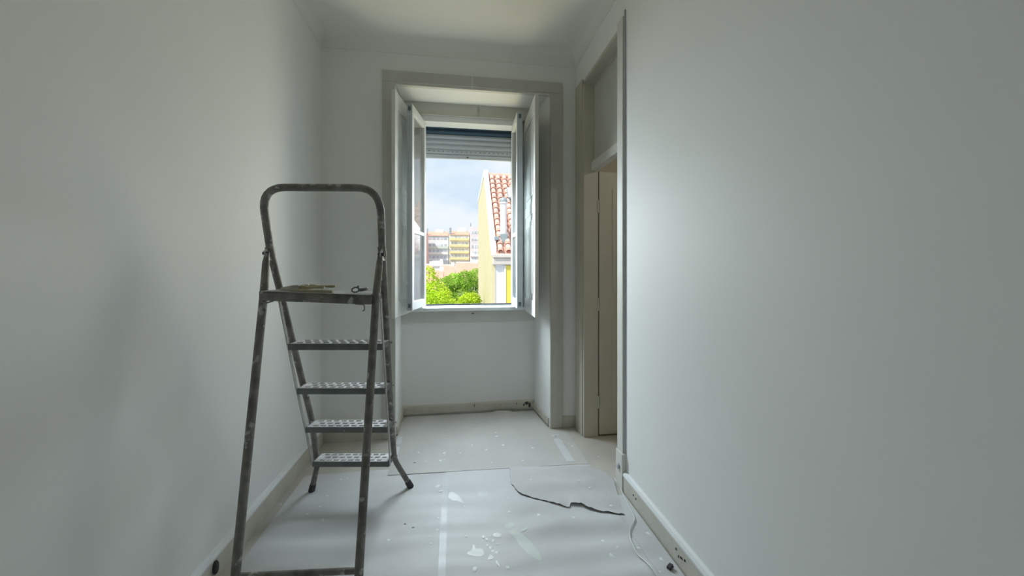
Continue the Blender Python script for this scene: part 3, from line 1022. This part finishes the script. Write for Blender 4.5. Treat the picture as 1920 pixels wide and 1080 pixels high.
def tread(z, dn, df, xl, xr, lip):
    """folded sheet-metal tread: top plate with ridges, turned-down lips"""
    a, b = LP(xl, dn, z), LP(xr, dn, z)
    mb = MB()
    x0, x1, y0, y1 = a.x, b.x, a.y, a.y + (df - dn)
    mb.box(x0, x1, y0, y0 + 0.004, z - lip, z)
    mb.box(x0, x1, y1 - 0.004, y1, z - lip * 0.8, z)
    mb.box(x0, x0 + 0.004, y0 + 0.004, y1 - 0.004, z - lip, z)
    mb.box(x1 - 0.004, x1, y0 + 0.004, y1 - 0.004, z - lip, z)
    mb.box(x0 + 0.004, x1 - 0.004, y0 + 0.004, y1 - 0.004, z - 0.004, z - 0.0005)
    o = mb.build('tread', 'ladder_step', lad, 0.0012)
    MB().box(x0 + 0.006, x1 - 0.006, y0 + 0.004, y1 - 0.005, z - 0.001, z + 0.0012).build('tread_plate', 'ladder_tread_top', o)
    mb = MB()
    for j in range(3):
        yy = y0 + 0.018 + j * (y1 - y0 - 0.036) / 2
        nn = 9
        for i in range(nn):
            xx = x0 + 0.03 + (i + (0.5 if j == 1 else 0)) * (x1 - x0 - 0.06) / nn
            mb.box(xx, xx + 0.024, yy - 0.004, yy + 0.004, z + 0.001, z + 0.0042)
    rd = mb.build('grip_ridges', 'ladder_plate', o)
    rd['kind'] = 'stuff'
    return o


steps = [(0.222, 1.895, -1.014, -0.626), (0.444, 1.785, -0.988, -0.597), (0.666, 1.672, -0.964, -0.571), (0.888, 1.560, -0.936, -0.544)]
for z, dn, xl, xr in steps:
    tread(z, dn, dn + 0.092, xl, xr, 0.026)
# rivets holding the treads to the tubes
for z, dn, xl, xr in steps:
    for x in (xl - 0.006, xr + 0.006):
        p = LP(x, dn + 0.085, z - 0.010)
        q = p + Vector((0.012 if x > -0.8 else -0.012, 0, 0))
        MB().tube([p, q], 0.005, 8).build('rivet', 'bare_steel', lad)
# flat linkage bars running down the tread ends
for sgn, xs in ((-1, [s[2] for s in steps]), (1, [s[3] for s in steps])):
    pts_ = [LP(xs[k] + sgn * 0.0035, steps[k][1] + 0.010, steps[k][0] - 0.014) for k in range(4)]
    ext = pts_[3] + (pts_[3] - pts_[2]) * 0.95
    mb = MB()
    line = [pts_[0] - (pts_[1] - pts_[0]) * 0.06] + pts_ + [ext]
    vs_, fs_ = [], []
    for p in line:
        for (ox, oy) in ((-0.002, -0.007), (0.002, -0.007), (0.002, 0.007), (-0.002, 0.007)):
            vs_.append(p + Vector((ox, oy, 0)))
    for i in range(len(line) - 1):
        for k in range(4):
            fs_.append((i * 4 + k, i * 4 + (k + 1) % 4, i * 4 + 4 + (k + 1) % 4, i * 4 + 4 + k))
    fs_ += [(3, 2, 1, 0), tuple((len(line) - 1) * 4 + k for k in range(4))]
    mb.add(vs_, fs_)
    mb.build('linkage_bar', 'bare_steel', lad)

# platform
pf = MB()
A, B = LP(-0.930, 1.372, 1.119), LP(-0.522, 1.376, 1.104)
Cc, Dd = LP(-0.540, 1.555, 1.104), LP(-0.935, 1.550, 1.119)


def slab(p4, dz0, dz1):
    b4 = [p + Vector((0, 0, dz0)) for p in p4]
    t4 = [p + Vector((0, 0, dz1)) for p in p4]
    return b4, t4


fr4 = [A, B, B + Vector((0, 0.005, 0)), A + Vector((0, 0.005, 0))]
pf.hexa(*slab(fr4, -0.034, 0))
bk4 = [Dd - Vector((0, 0.005, 0)), Cc - Vector((0, 0.005, 0)), Cc, Dd]
pf.hexa(*slab(bk4, -0.030, 0))
pf.hexa(*slab([A, A + Vector((0.005, 0, 0)), Dd + Vector((0.005, 0, 0)), Dd], -0.034, 0))
pf.hexa(*slab([B - Vector((0.005, 0, 0)), B, Cc, Cc - Vector((0.005, 0, 0))], -0.034, 0))
pf.hexa(*slab([A, B, Cc, Dd], -0.005, -0.0005))
plat = pf.build('platform', 'ladder_metal', lad, 0.0012)
tp = MB()
ins = [A + Vector((0.006, 0.004, 0)), B + Vector((-0.006, 0.004, 0)), Cc + Vector((-0.006, -0.006, 0)), Dd + Vector((0.006, -0.006, 0))]
tp.hexa(*slab(ins, -0.001, 0.0016))
tp.build('platform_plate', 'ladder_plate', plat)
# bent retaining hook below the platform's right end
hk = LP(-0.548, 1.376, 1.070)
MB().tube([hk + Vector((-0.03, 0, 0.002)), hk, hk + Vector((0.004, 0, -0.004)), hk + Vector((0.004, 0, -0.020)), hk + Vector((-0.003, 0, -0.024))], 0.0022, 6).build('hook', 'ladder_metal', plat)
MB().tube([LP(-0.930, 1.375, 1.082), LP(-0.905, 1.376, 1.076), LP(-0.88, 1.376, 1.083)], 0.003, 6).build('hook', 'ladder_metal', plat)
# pivots where the support legs hang from the climbing frame
for (pl_, tb, sg) in ((supL[0], left_line[-1], -1), (supR[0], right_line[-1], 1)):
    mb = MB()
    c0 = tb + Vector((0, 0, -0.006))
    poly_ = [c0 + Vector((0, 0.012, 0.026)), c0 + Vector((0, -0.016, 0.022)), pl_ + Vector((0, -0.014, 0.008)), pl_ + Vector((0, -0.010, -0.024)), c0 + Vector((0, 0.010, -0.030))]
    xo = pl_.x + sg * 0.004
    mb.prism_x([(p.y, p.z) for p in poly_], xo - 0.0015, xo + 0.0015)
    br_ = mb.build('hinge_bracket', 'bare_steel', lad)
    MB().tube([Vector((xo - 0.012, pl_.y, pl_.z)), Vector((xo + 0.012, pl_.y, pl_.z))], 0.0065, 8).build('bolt', 'rubber_dark', br_)
    ddir = (left_line[-1] - left_line[-2]).normalized()
    MB().tube([tb - ddir * 0.018, tb + ddir * 0.018], TR + 0.0022, 12).build('collar', 'ladder_metal', br_)

# ------------------------------------------------------------------ things left on the platform


def plat_point(fx, fy, up):
    a = A.lerp(B, fx)
    b = Dd.lerp(Cc, fx)
    p = a.lerp(b, fy) + Vector((0, 0, up))
    return lad.matrix_basis @ p


def brush(p, rz, name, label, L, wide, cat='paint brush', tilt=0.0):
    r = empty(name, p, rz)
    r.rotation_euler = (0, tilt, rz)
    tag(r, label, cat)
    mb = MB()
    mb.hexa([(0, -wide * 0.5, 0), (L * 0.30, -wide * 0.55, 0), (L * 0.30, wide * 0.55, 0), (0, wide * 0.5, 0)],
            [(0, -wide * 0.4, 0.010), (L * 0.30, -wide * 0.5, 0.019), (L * 0.30, wide * 0.5, 0.019), (0, wide * 0.4, 0.010)])
    mb.build('bristles', 'brush_bristle', r)
    MB().box(L * 0.30, L * 0.45, -wide * 0.56, wide * 0.56, 0.0, 0.020).build('ferrule', 'bare_steel', r, 0.002)
    hs = [(L * 0.45, 0.42), (L * 0.52, 0.40), (L * 0.60, 0.22), (L * 0.75, 0.20), (L * 0.92, 0.26), (L, 0.16)]
    mb = MB()
    mb.tube([(x, 0, 0.0105) for x, _ in hs], [wide * q for _, q in hs], 10, flat=0.0095 / (wide * 0.42), ref=(0, 0, 1))
    mb.build('handle', 'brush_handle', r)
    return r


yaw0 = -YAW
brush(plat_point(0.10, 0.45, 0.0020), yaw0 - 0.03, 'paint_brush', 'flat old paint brush with a worn bristle end on the ladder platform', 0.165, 0.036)
brush(plat_point(0.085, 0.80, 0.0020), yaw0 + 0.06, 'paint_brush', 'paint brush lying at the back of the ladder platform', 0.180, 0.040)
sk = MB()
sk.hexa([(0, -0.007, 0), (0.16, -0.007, 0), (0.16, 0.007, 0), (0, 0.007, 0)], [(0, -0.007, 0.010), (0.16, -0.007, 0.010), (0.16, 0.007, 0.010), (0, 0.007, 0.010)])
sk = sk.build('wooden_stick', 'stick_wood', None, 0.0015)
sk.location = plat_point(0.24, 0.20, 0.0020)
sk.rotation_euler = (0, 0.035, yaw0 - 0.02)
tag(sk, 'short pale wooden stirring stick beside the brushes', 'stick')
# small wing-nut clamp
cl = empty('hose_clamp', plat_point(0.80, 0.45, 0.0020), yaw0 + 0.15)
cl.scale = (0.82, 0.82, 0.82)
tag(cl, 'small dark metal clamp at the right end of the ladder platform', 'clamp')
ring = [(0.016 * math.cos(2 * PI * k / 18), 0.016 * math.sin(2 * PI * k / 18) * 0.9, 0.008) for k in range(19)]
mb = MB()
mb.tube([(x, y * 0.5, 0.0135 + y * 0.75) for x, y, z in ring], 0.0035, 8, caps=False)
mb.build('ring', 'clamp_metal', cl)
MB().tube([(0.014, 0, 0.012), (0.030, 0, 0.013), (0.054, 0.004, 0.016)], [0.007, 0.008, 0.0055], 10).build('screw_body', 'clamp_metal', cl)
MB().box(0.040, 0.056, -0.003, 0.010, 0.010, 0.024).build('wing', 'bare_steel', cl, 0.003)
MB().tube([(0.010, 0, 0.020), (0.012, 0, 0.033)], 0.004, 8).build('wing', 'clamp_metal', cl)

# ================================================================== outside
GZ = -9.0
struct(MB().box(-160, 200, 3.4, 320, GZ - 0.5, GZ).build('ground_outside', 'street_ground'), 'street level far below the window')

# neighbouring house with a tiled roof
nb = empty('neighbour_house', (2.7, 12.5, GZ))
tag(nb, 'pale yellow house with a steep red tiled roof just outside the window', 'house')
BX0, BX1 = 0.90, 4.20
EY, EZ, RY, RZ_, BY, BZ = 9.80, 1.66, 12.5, 4.32, 16.0, 4.02


def nbb(mb, name, material, parent=nb, bevel=0.0):
    mb.v = [(x - 2.7, y - 12.5, z - GZ) for x, y, z in mb.v]
    return mb.build(name, material, parent, bevel)


nbb(MB().prism_x([(EY + 0.02, GZ), (BY, GZ), (BY, BZ), (RY, RZ_), (EY + 0.02, EZ - 0.08)][::-1], BX0 + 0.02, BX1), 'body', 'stucco_white')
nbb(MB().prism_x([(EY, GZ), (BY + 0.02, GZ), (BY + 0.02, BZ + 0.04), (RY, RZ_ + 0.04), (EY, EZ - 0.10)][::-1], BX0, BX0 + 0.10), 'gable_wall', 'stucco_yellow')
nbb(MB().prism_x([(EY - 0.05, EZ - 0.10), (EY - 0.05, EZ + 0.12), (RY, RZ_ + 0.22), (BY + 0.05, BZ + 0.18), (BY + 0.05, BZ + 0.02), (RY, RZ_ + 0.02)][::-1], BX0 - 0.015, BX0 + 0.125), 'coping', 'coping_white')
mb = MB()
mb.box(BX0 + 0.02, BX1, EY - 0.16, EY + 0.05, 1.50, 1.60)
mb.box(BX0 + 0.02, BX1, EY - 0.10, EY + 0.05, 1.32, 1.50)
nbb(mb, 'cornice', 'cornice_stone', bevel=0.02)
nbb(MB().box(1.275, 1.90, EY - 0.012, EY + 0.03, -3.0, 1.30), 'yellow_panel', 'stucco_bright_yellow')
nbb(MB().box(1.225, 1.278, EY - 0.030, EY + 0.03, -3.0, 1.30), 'window_surround', 'coping_white')
nbb(MB().box(1.46, 1.84, EY - 0.020, EY + 0.02, -0.6, 0.9), 'window', 'far_window')
nbb(MB().box(2.4, 2.9, EY - 0.020, EY + 0.05, -0.6, 0.9), 'window', 'far_window')
sl_len = math.hypot(RY - EY, RZ_ - EZ)
sl_a = math.atan2(RZ_ - EZ, RY - EY)
# barrel tile: half tube, slightly tapered, its own thickness
TL, TW = 0.27, 0.205   # 14 by 15 tiles


def tile_mesh(name, concave):
    mb = MB()
    seg = 6
    vs_, fs_ = [], []
    for (v_, rr) in ((0, TW * 0.40), (TL * 1.12, TW * 0.33)):
        for thick in (0, 0.014):
            for k in range(seg + 1):
                an = PI * k / seg
                zz_ = math.sin(an) * (rr - thick)
                vs_.append((math.cos(an) * (rr - thick), v_, (-zz_ + 0.05 if concave else zz_) + (0.022 if v_ == 0 else 0)))
    q = seg + 1
    for k in range(seg):
        fs_.append((k, k + 1, 2 * q + k + 1, 2 * q + k))
        fs_.append((q + k + 1, q + k, 3 * q + k, 3 * q + k + 1))
        fs_.append((k + 1, k, q + k, q + k + 1))
        fs_.append((2 * q + k, 2 * q + k + 1, 3 * q + k + 1, 3 * q + k))
    mb.add(vs_, fs_)
    me = bpy.data.meshes.new(name)
    me.from_pydata(mb.v, [], mb.f)
    me.update()
    me.materials.append(M['roof_tile'])
    return me


tm = tile_mesh('roof_tile', False)
rows = int(sl_len / TL)
cols = int((BX1 - BX0 - 0.14) / TW)
for j in range(rows):
    for i in range(cols):
        o = bpy.data.objects.new('roof_tile', tm)
        C.objects.link(o)
        o.parent = nb
        s_ = 0.02 + j * TL
        x = BX0 + 0.235 + i * TW
        o.location = (x - 2.7 + random.uniform(-.006, .006), EY - 0.06 + math.cos(sl_a) * s_ - 12.5 - math.sin(sl_a) * 0.03,
                      EZ - 0.05 + math.sin(sl_a) * s_ - GZ + math.cos(sl_a) * 0.03)
        o.rotation_euler = (sl_a, 0, random.uniform(-.02, .02))
nbb(MB().prism_x([(EY - 0.10, EZ - 0.12), (EY - 0.10, EZ - 0.07), (RY, RZ_ + 0.0), (RY, RZ_ - 0.1)][::-1], BX0 + 0.1, BX1), 'roof_bed', 'roof_tile')
for i in range(8):
    rt = MB()
    rt.tube([(BX0 + 0.10 + i * 0.34, RY, RZ_ + 0.02), (BX0 + 0.10 + i * 0.34 + 0.36, RY, RZ_ + 0.02)], [0.10, 0.085], 10)
    nbb(rt, 'ridge_tile', 'roof_tile')
# chimney with a domed cap, standing on a zinc flashing
cx_, cy_ = 1.255, 10.12
cm = MB().lathe(cx_, cy_, [(0.085, 1.95), (0.085, 2.98), (0.11, 2.99), (0.11, 3.03), (0.09, 3.04)], 16)
ch = nbb(cm, 'chimney', 'chimney_white')
dm = MB().lathe(cx_, cy_, [(0.105, 3.035), (0.112, 3.06), (0.098, 3.11), (0.07, 3.145), (0.03, 3.165), (0.008, 3.17)], 16)
dm.v = [(x - 2.7, y - 12.5, z - GZ) for x, y, z in dm.v]
dm.build('dome_cap', 'zinc', ch)
nbb(MB().box(cx_ - 0.10, cx_ + 0.10, cy_ - 0.12, cy_ + 0.12, 1.9, 2.16), 'flashing', 'zinc', bevel=0.01)
nbb(MB().box(0.985, 1.10, EY + 0.10, EY + 0.24, 1.98, 2.08), 'flashing', 'zinc', bevel=0.01)
# roof window
rw = MB()
rw.hexa([(1.55, 11.45, 3.27), (1.92, 11.45, 3.27), (1.92, 11.85, 3.66), (1.55, 11.85, 3.66)],
        [(1.55, 11.33, 3.40), (1.92, 11.33, 3.40), (1.92, 11.73, 3.80), (1.55, 11.73, 3.80)])
rwo = nbb(rw, 'roof_window', 'zinc')
rw2 = MB()
rw2.hexa([(1.575, 11.355, 3.42), (1.895, 11.355, 3.42), (1.895, 11.71, 3.775), (1.575, 11.71, 3.775)],
         [(1.575, 11.345, 3.435), (1.895, 11.345, 3.435), (1.895, 11.70, 3.79), (1.575, 11.70, 3.79)])
rw2.v = [(x - 2.7, y - 12.5, z - GZ) for x, y, z in rw2.v]
rw2.build('pane', 'coping_white', rwo)

# ------------------------------------------------------------------ trees below the window


def tree(name, label, blobs, n_leaf, size, material, trunk_xy, seed):
    rnd = random.Random(seed)
    root = empty(name, (trunk_xy[0], trunk_xy[1], GZ))
    tag(root, label, 'tree', 'trees outside the window')
    mb = MB()
    vol = [b[3] ** 2 for b in blobs]
    tot = sum(vol)
    for b, v_ in zip(blobs, vol):
        for _ in range(int(n_leaf * v_ / tot)):
            d_ = Vector((rnd.gauss(0, 1), rnd.gauss(0, 1), rnd.gauss(0, 1))).normalized()
            rr = b[3] * (0.72 + 0.30 * rnd.random())
            rr *= 1 + 0.22 * noise.noise(Vector((b[0], b[1], b[2])) * 0.7 + d_ * 2.6)
            p = Vector(b[:3]) + Vector((d_.x * rr, d_.y * rr, d_.z * rr * 0.85))
            L = size * rnd.uniform(0.7, 1.35)
            ax = (d_ * 0.5 + Vector((rnd.gauss(0, 1), rnd.gauss(0, 1), rnd.gauss(-0.6, 0.6)))).normalized()
            sd_ = ax.cross(Vector((rnd.gauss(0, 1), rnd.gauss(0, 1), rnd.gauss(0, 1)))).normalized()
            p = p - Vector((trunk_xy[0], trunk_xy[1], GZ))
            q = ax * L
            s2 = sd_ * L * 0.24
            k = len(mb.v)
            mb.v += [tuple(p), tuple(p + q * 0.45 + s2), tuple(p + q), tuple(p + q * 0.45 - s2)]
            mb.f.append((k, k + 1, k + 2, k + 3))
            mb.smooth.append(False)
    fo = mb.build('foliage', material, root)
    fo['kind'] = 'stuff'
    top = max(b[2] for b in blobs) - GZ
    mb = MB()
    mb.tube([(0, 0, 0), (0.1, 0.05, top * 0.4), (0.0, 0.1, top * 0.65), (0.1, 0.0, top * 0.9)], [0.22, 0.18, 0.13, 0.05], 8)
    for b in blobs:
        tgt = Vector(b[:3]) - Vector((trunk_xy[0], trunk_xy[1], GZ))
        mb.tube([(0.05, 0.08, top * 0.5), (tgt * 0.5 + Vector((0, 0, top * 0.30)))[:], tgt[:]], [0.08, 0.06, 0.02], 6)
    mb.build('trunk', 'bark', root)
    return root


tree('street_tree', 'bright yellow-green leafy tree filling the lower left of the window view',
     [(-0.95, 11.0, 0.95, 0.42), (-0.93, 10.8, 0.42, 0.48), (-0.62, 10.8, 0.52, 0.40), (-0.50, 10.6, 0.22, 0.44), (-0.18, 10.4, 0.08, 0.38), (0.15, 10.2, -0.10, 0.32), (-1.6, 11.0, 0.4, 0.7), (-0.45, 10.6, -0.5, 0.6),
      (-1.3, 10.8, -0.9, 0.9), (-0.35, 10.4, -1.4, 0.8), (-2.3, 11.2, 0.0, 0.8), (-1.0, 11.0, -2.3, 1.1)], 34000, 0.070, 'leaf_bright', (-1.0, 11.0), 3)
tree('street_tree', 'deeper green leafy tree behind the bright one, next to the yellow house',
     [(-0.50, 18.3, 0.45, 0.50), (-0.10, 18.2, 0.62, 0.50), (0.42, 18.2, 0.70, 0.55), (1.00, 18.2, 0.75, 0.60), (0.20, 18.0, -0.10, 0.60), (0.90, 18.2, -0.28, 0.65), (-0.56, 18.2, -0.10, 0.62), (0.33, 18.4, -1.15, 0.9),
      (-1.1, 18.6, -0.5, 0.8), (0.2, 18.6, -2.4, 1.2)], 24000, 0.10, 'leaf_mid', (0.2, 18.6), 5)
tree('street_tree', 'small sunlit green tree top close to the foot of the yellow house',
     [(0.42, 12.6, 0.12, 0.36), (0.12, 12.5, -0.3, 0.42), (0.20, 12.7, -0.9, 0.55)], 9000, 0.080, 'leaf_bright', (0.2, 12.7), 9)

# ------------------------------------------------------------------ red roofs and flats in the distance


def gable_house(name, label, x0, x1, y0, y1, z_eave, z_ridge, roof, wall):
    r = empty(name, ((x0 + x1) / 2, (y0 + y1) / 2, GZ))
    tag(r, label, 'house', 'red-roofed houses in the middle distance')
    ox, oy = r.location.x, r.location.y
    MB().box(x0 + .2 - ox, x1 - .2 - ox, y0 + .3 - oy, y1 - .3 - oy, 0, z_eave - GZ).build('walls', wall, r)
    ym = (y0 + y1) / 2
    MB().prism_x([(y0 - oy, z_eave - GZ), (y1 - oy, z_eave - GZ), (ym - oy, z_ridge - GZ)][::-1], x0 - ox, x1 - ox).build('roof', roof, r)
    MB().box(x0 - ox, x1 - ox, ym - 0.15 - oy, ym + 0.15 - oy, z_ridge - 0.08 - GZ, z_ridge + 0.12 - GZ).build('ridge', 'coping_white', r)
    MB().box(x0 + (x1 - x0) * 0.7 - ox, x0 + (x1 - x0) * 0.7 + .6 - ox, ym - .3 - oy, ym + .3 - oy, z_ridge - 0.6 - GZ, z_ridge + .5 - GZ).build('chimney', 'apartment_white', r)
    return r


def gx(u, Y):
    a = (u - 960) / 700
    c_, s_ = math.cos(YAW), math.sin(YAW)
    d_ = Y / (c_ - a * s_)
    return d_ * (a * c_ + s_), d_


def gz(v, d_):
    return 1.2 + (505 - v) / 700 * d_


for (u0, u1, vr, Y, lab, rf) in ((828, 853, 497, 66, 'red-roofed house with a white ridge right behind the bright tree', 'roof_pink'),
                                 (855, 905, 492, 72, 'wide red-roofed house left of the yellow gable', 'roof_pink'),
                                 (790, 812, 496, 60, 'small orange-roofed house at the left edge of the view', 'roof_red'),
                                 (806, 832, 506, 56, 'low salmon-roofed house half hidden by the trees', 'roof_pink')):
    xa, da = gx(u0, Y)
    xb, db_ = gx(u1, Y)
    zr = gz(vr, (da + db_) / 2)
    gable_house('red_roof_house', lab, xa, xb, Y - 5, Y + 5, zr - 3.2, zr, rf, 'apartment_cream')
xa, da = gx(811, 84)
xb, db_ = gx(831, 84)
wr = gable_house('white_gabled_house', 'small white gabled house in front of the distant flats', xa, xb, 80, 88, gz(499, da), gz(490, da), 'coping_white', 'coping_white')


def flats(name, label, u0, u1, Y, v_top, wall, floors, band, win_cols, roof=None, v_roof=None, depth=12):
    xa, da = gx(u0, Y)
    xb, db_ = gx(u1, Y)
    dm_ = (da + db_) / 2
    r = empty(name, ((xa + xb) / 2, Y + depth / 2, GZ))
    tag(r, label, 'apartment block', 'apartment blocks on the skyline')
    ox, oy = r.location.x, r.location.y
    zt = gz(v_top, dm_)
    MB().box(xa - ox, xb - ox, Y - oy, Y + depth - oy, 0, zt - GZ).build('walls', wall, r)
    if roof:
        zr = gz(v_roof, dm_)
        MB().prism_x([(Y - 0.6 - oy, zt - GZ), (Y + depth + 0.6 - oy, zt - GZ), (Y + depth / 2 - oy, zr - GZ)][::-1], xa + 0.05 - ox, xb - 0.05 - ox).build('roof', roof, r)
    W = xb - xa
    for fi, (vw0, vw1, bm) in enumerate(floors):
        z1, z0 = gz(vw0, dm_), gz(vw1, dm_)
        if bm:
            MB().box(xa + W * 0.02 - ox, xb - W * 0.02 - ox, Y - 1.1 - oy, Y - oy, z0 - 1.0 - GZ, z0 - GZ).build('balcony', bm, r)
        for k in range(win_cols):
            wx0 = xa + W * (0.05 + 0.90 * (k + 0.12) / win_cols)
            wx1 = xa + W * (0.05 + 0.90 * (k + 0.88) / win_cols)
            wo = MB().box(wx0 - ox, wx1 - ox, Y - 0.12 - oy, Y + 0.1 - oy, z0 - GZ, z1 - GZ).build('window', 'coping_white', r)
            half = (wx0 + wx1) / 2
            for (p0, p1) in ((wx0 + 0.12, half - 0.05), (half + 0.05, wx1 - 0.12)):
                MB().box(p0 - ox, p1 - ox, Y - 0.18 - oy, Y - 0.11 - oy, z0 + 0.1 - GZ, z1 - 0.12 - GZ).build(
                    'pane', 'far_window' if (k + fi) % 3 else 'far_window_light', wo)
    return r, xa, xb, zt


Yf = 180
fa, xa, xb, zt = flats('apartment_block', 'white apartment block with pale green balconies and a red roof', 800.5, 841, Yf, 442, 'apartment_white',
                       [(444, 449, None), (457, 462, 'band_green'), (468, 473, 'coping_white'), (479, 485, 'apartment_white')], None, 5, 'roof_red', 432)
MB().box(xa - fa.location.x, xa + 0.5 - fa.location.x, -6, -5.4, zt - GZ, zt + 3.4 - GZ).build('flue', 'zinc', fa)
MB().box(xa + 3.5 - fa.location.x, xa + 7.5 - fa.location.x, -1, 1, zt - GZ, zt + 3.6 - GZ).build('roof_hut', 'apartment_white', fa)
fb, xa, xb, zt = flats('apartment_block', 'cream apartment block with yellow balconies and a red roof', 842.5, 880, Yf, 440.5, 'apartment_cream',
                       [(442, 447, 'band_yellow'), (454, 459, 'band_yellow'), (466, 471, 'band_yellow'), (477, 483, 'band_yellow')], None, 5, 'roof_red', 431)
MB().box(xa + 0.1 - fb.location.x, xa + 1.0 - fb.location.x, -6, -5, zt - GZ, zt + 3.4 - GZ).build('flue', 'zinc', fb)
MB().box(xa + 4.0 - fb.location.x, xa + 8.0 - fb.location.x, -1, 1, zt - GZ, zt + 4.0 - GZ).build('roof_hut', 'coping_white', fb)
fc, xa, xb, zt = flats('apartment_block', 'tall pinkish grey apartment block beside the yellow gable', 881.5, 912, Yf - 4, 425, 'apartment_pink',
                       [(433, 438, None), (447, 451, None), (459, 465, None), (471, 477, 'coping_white'), (483, 487, 'coping_white')], None, 5)
MB().box(xa + 0.1 - fc.location.x, xa + 0.5 - fc.location.x, -6, -5.6, zt - GZ, zt + 1.6 - GZ).build('flue', 'zinc', fc)
flats('apartment_block', 'narrow salmon apartment block at the left edge of the window view', 770, 799.5, Yf - 14, 436, 'apartment_salmon',
      [(441, 446, None), (453, 458, None), (465, 470, None), (477, 482, None)], None, 4)
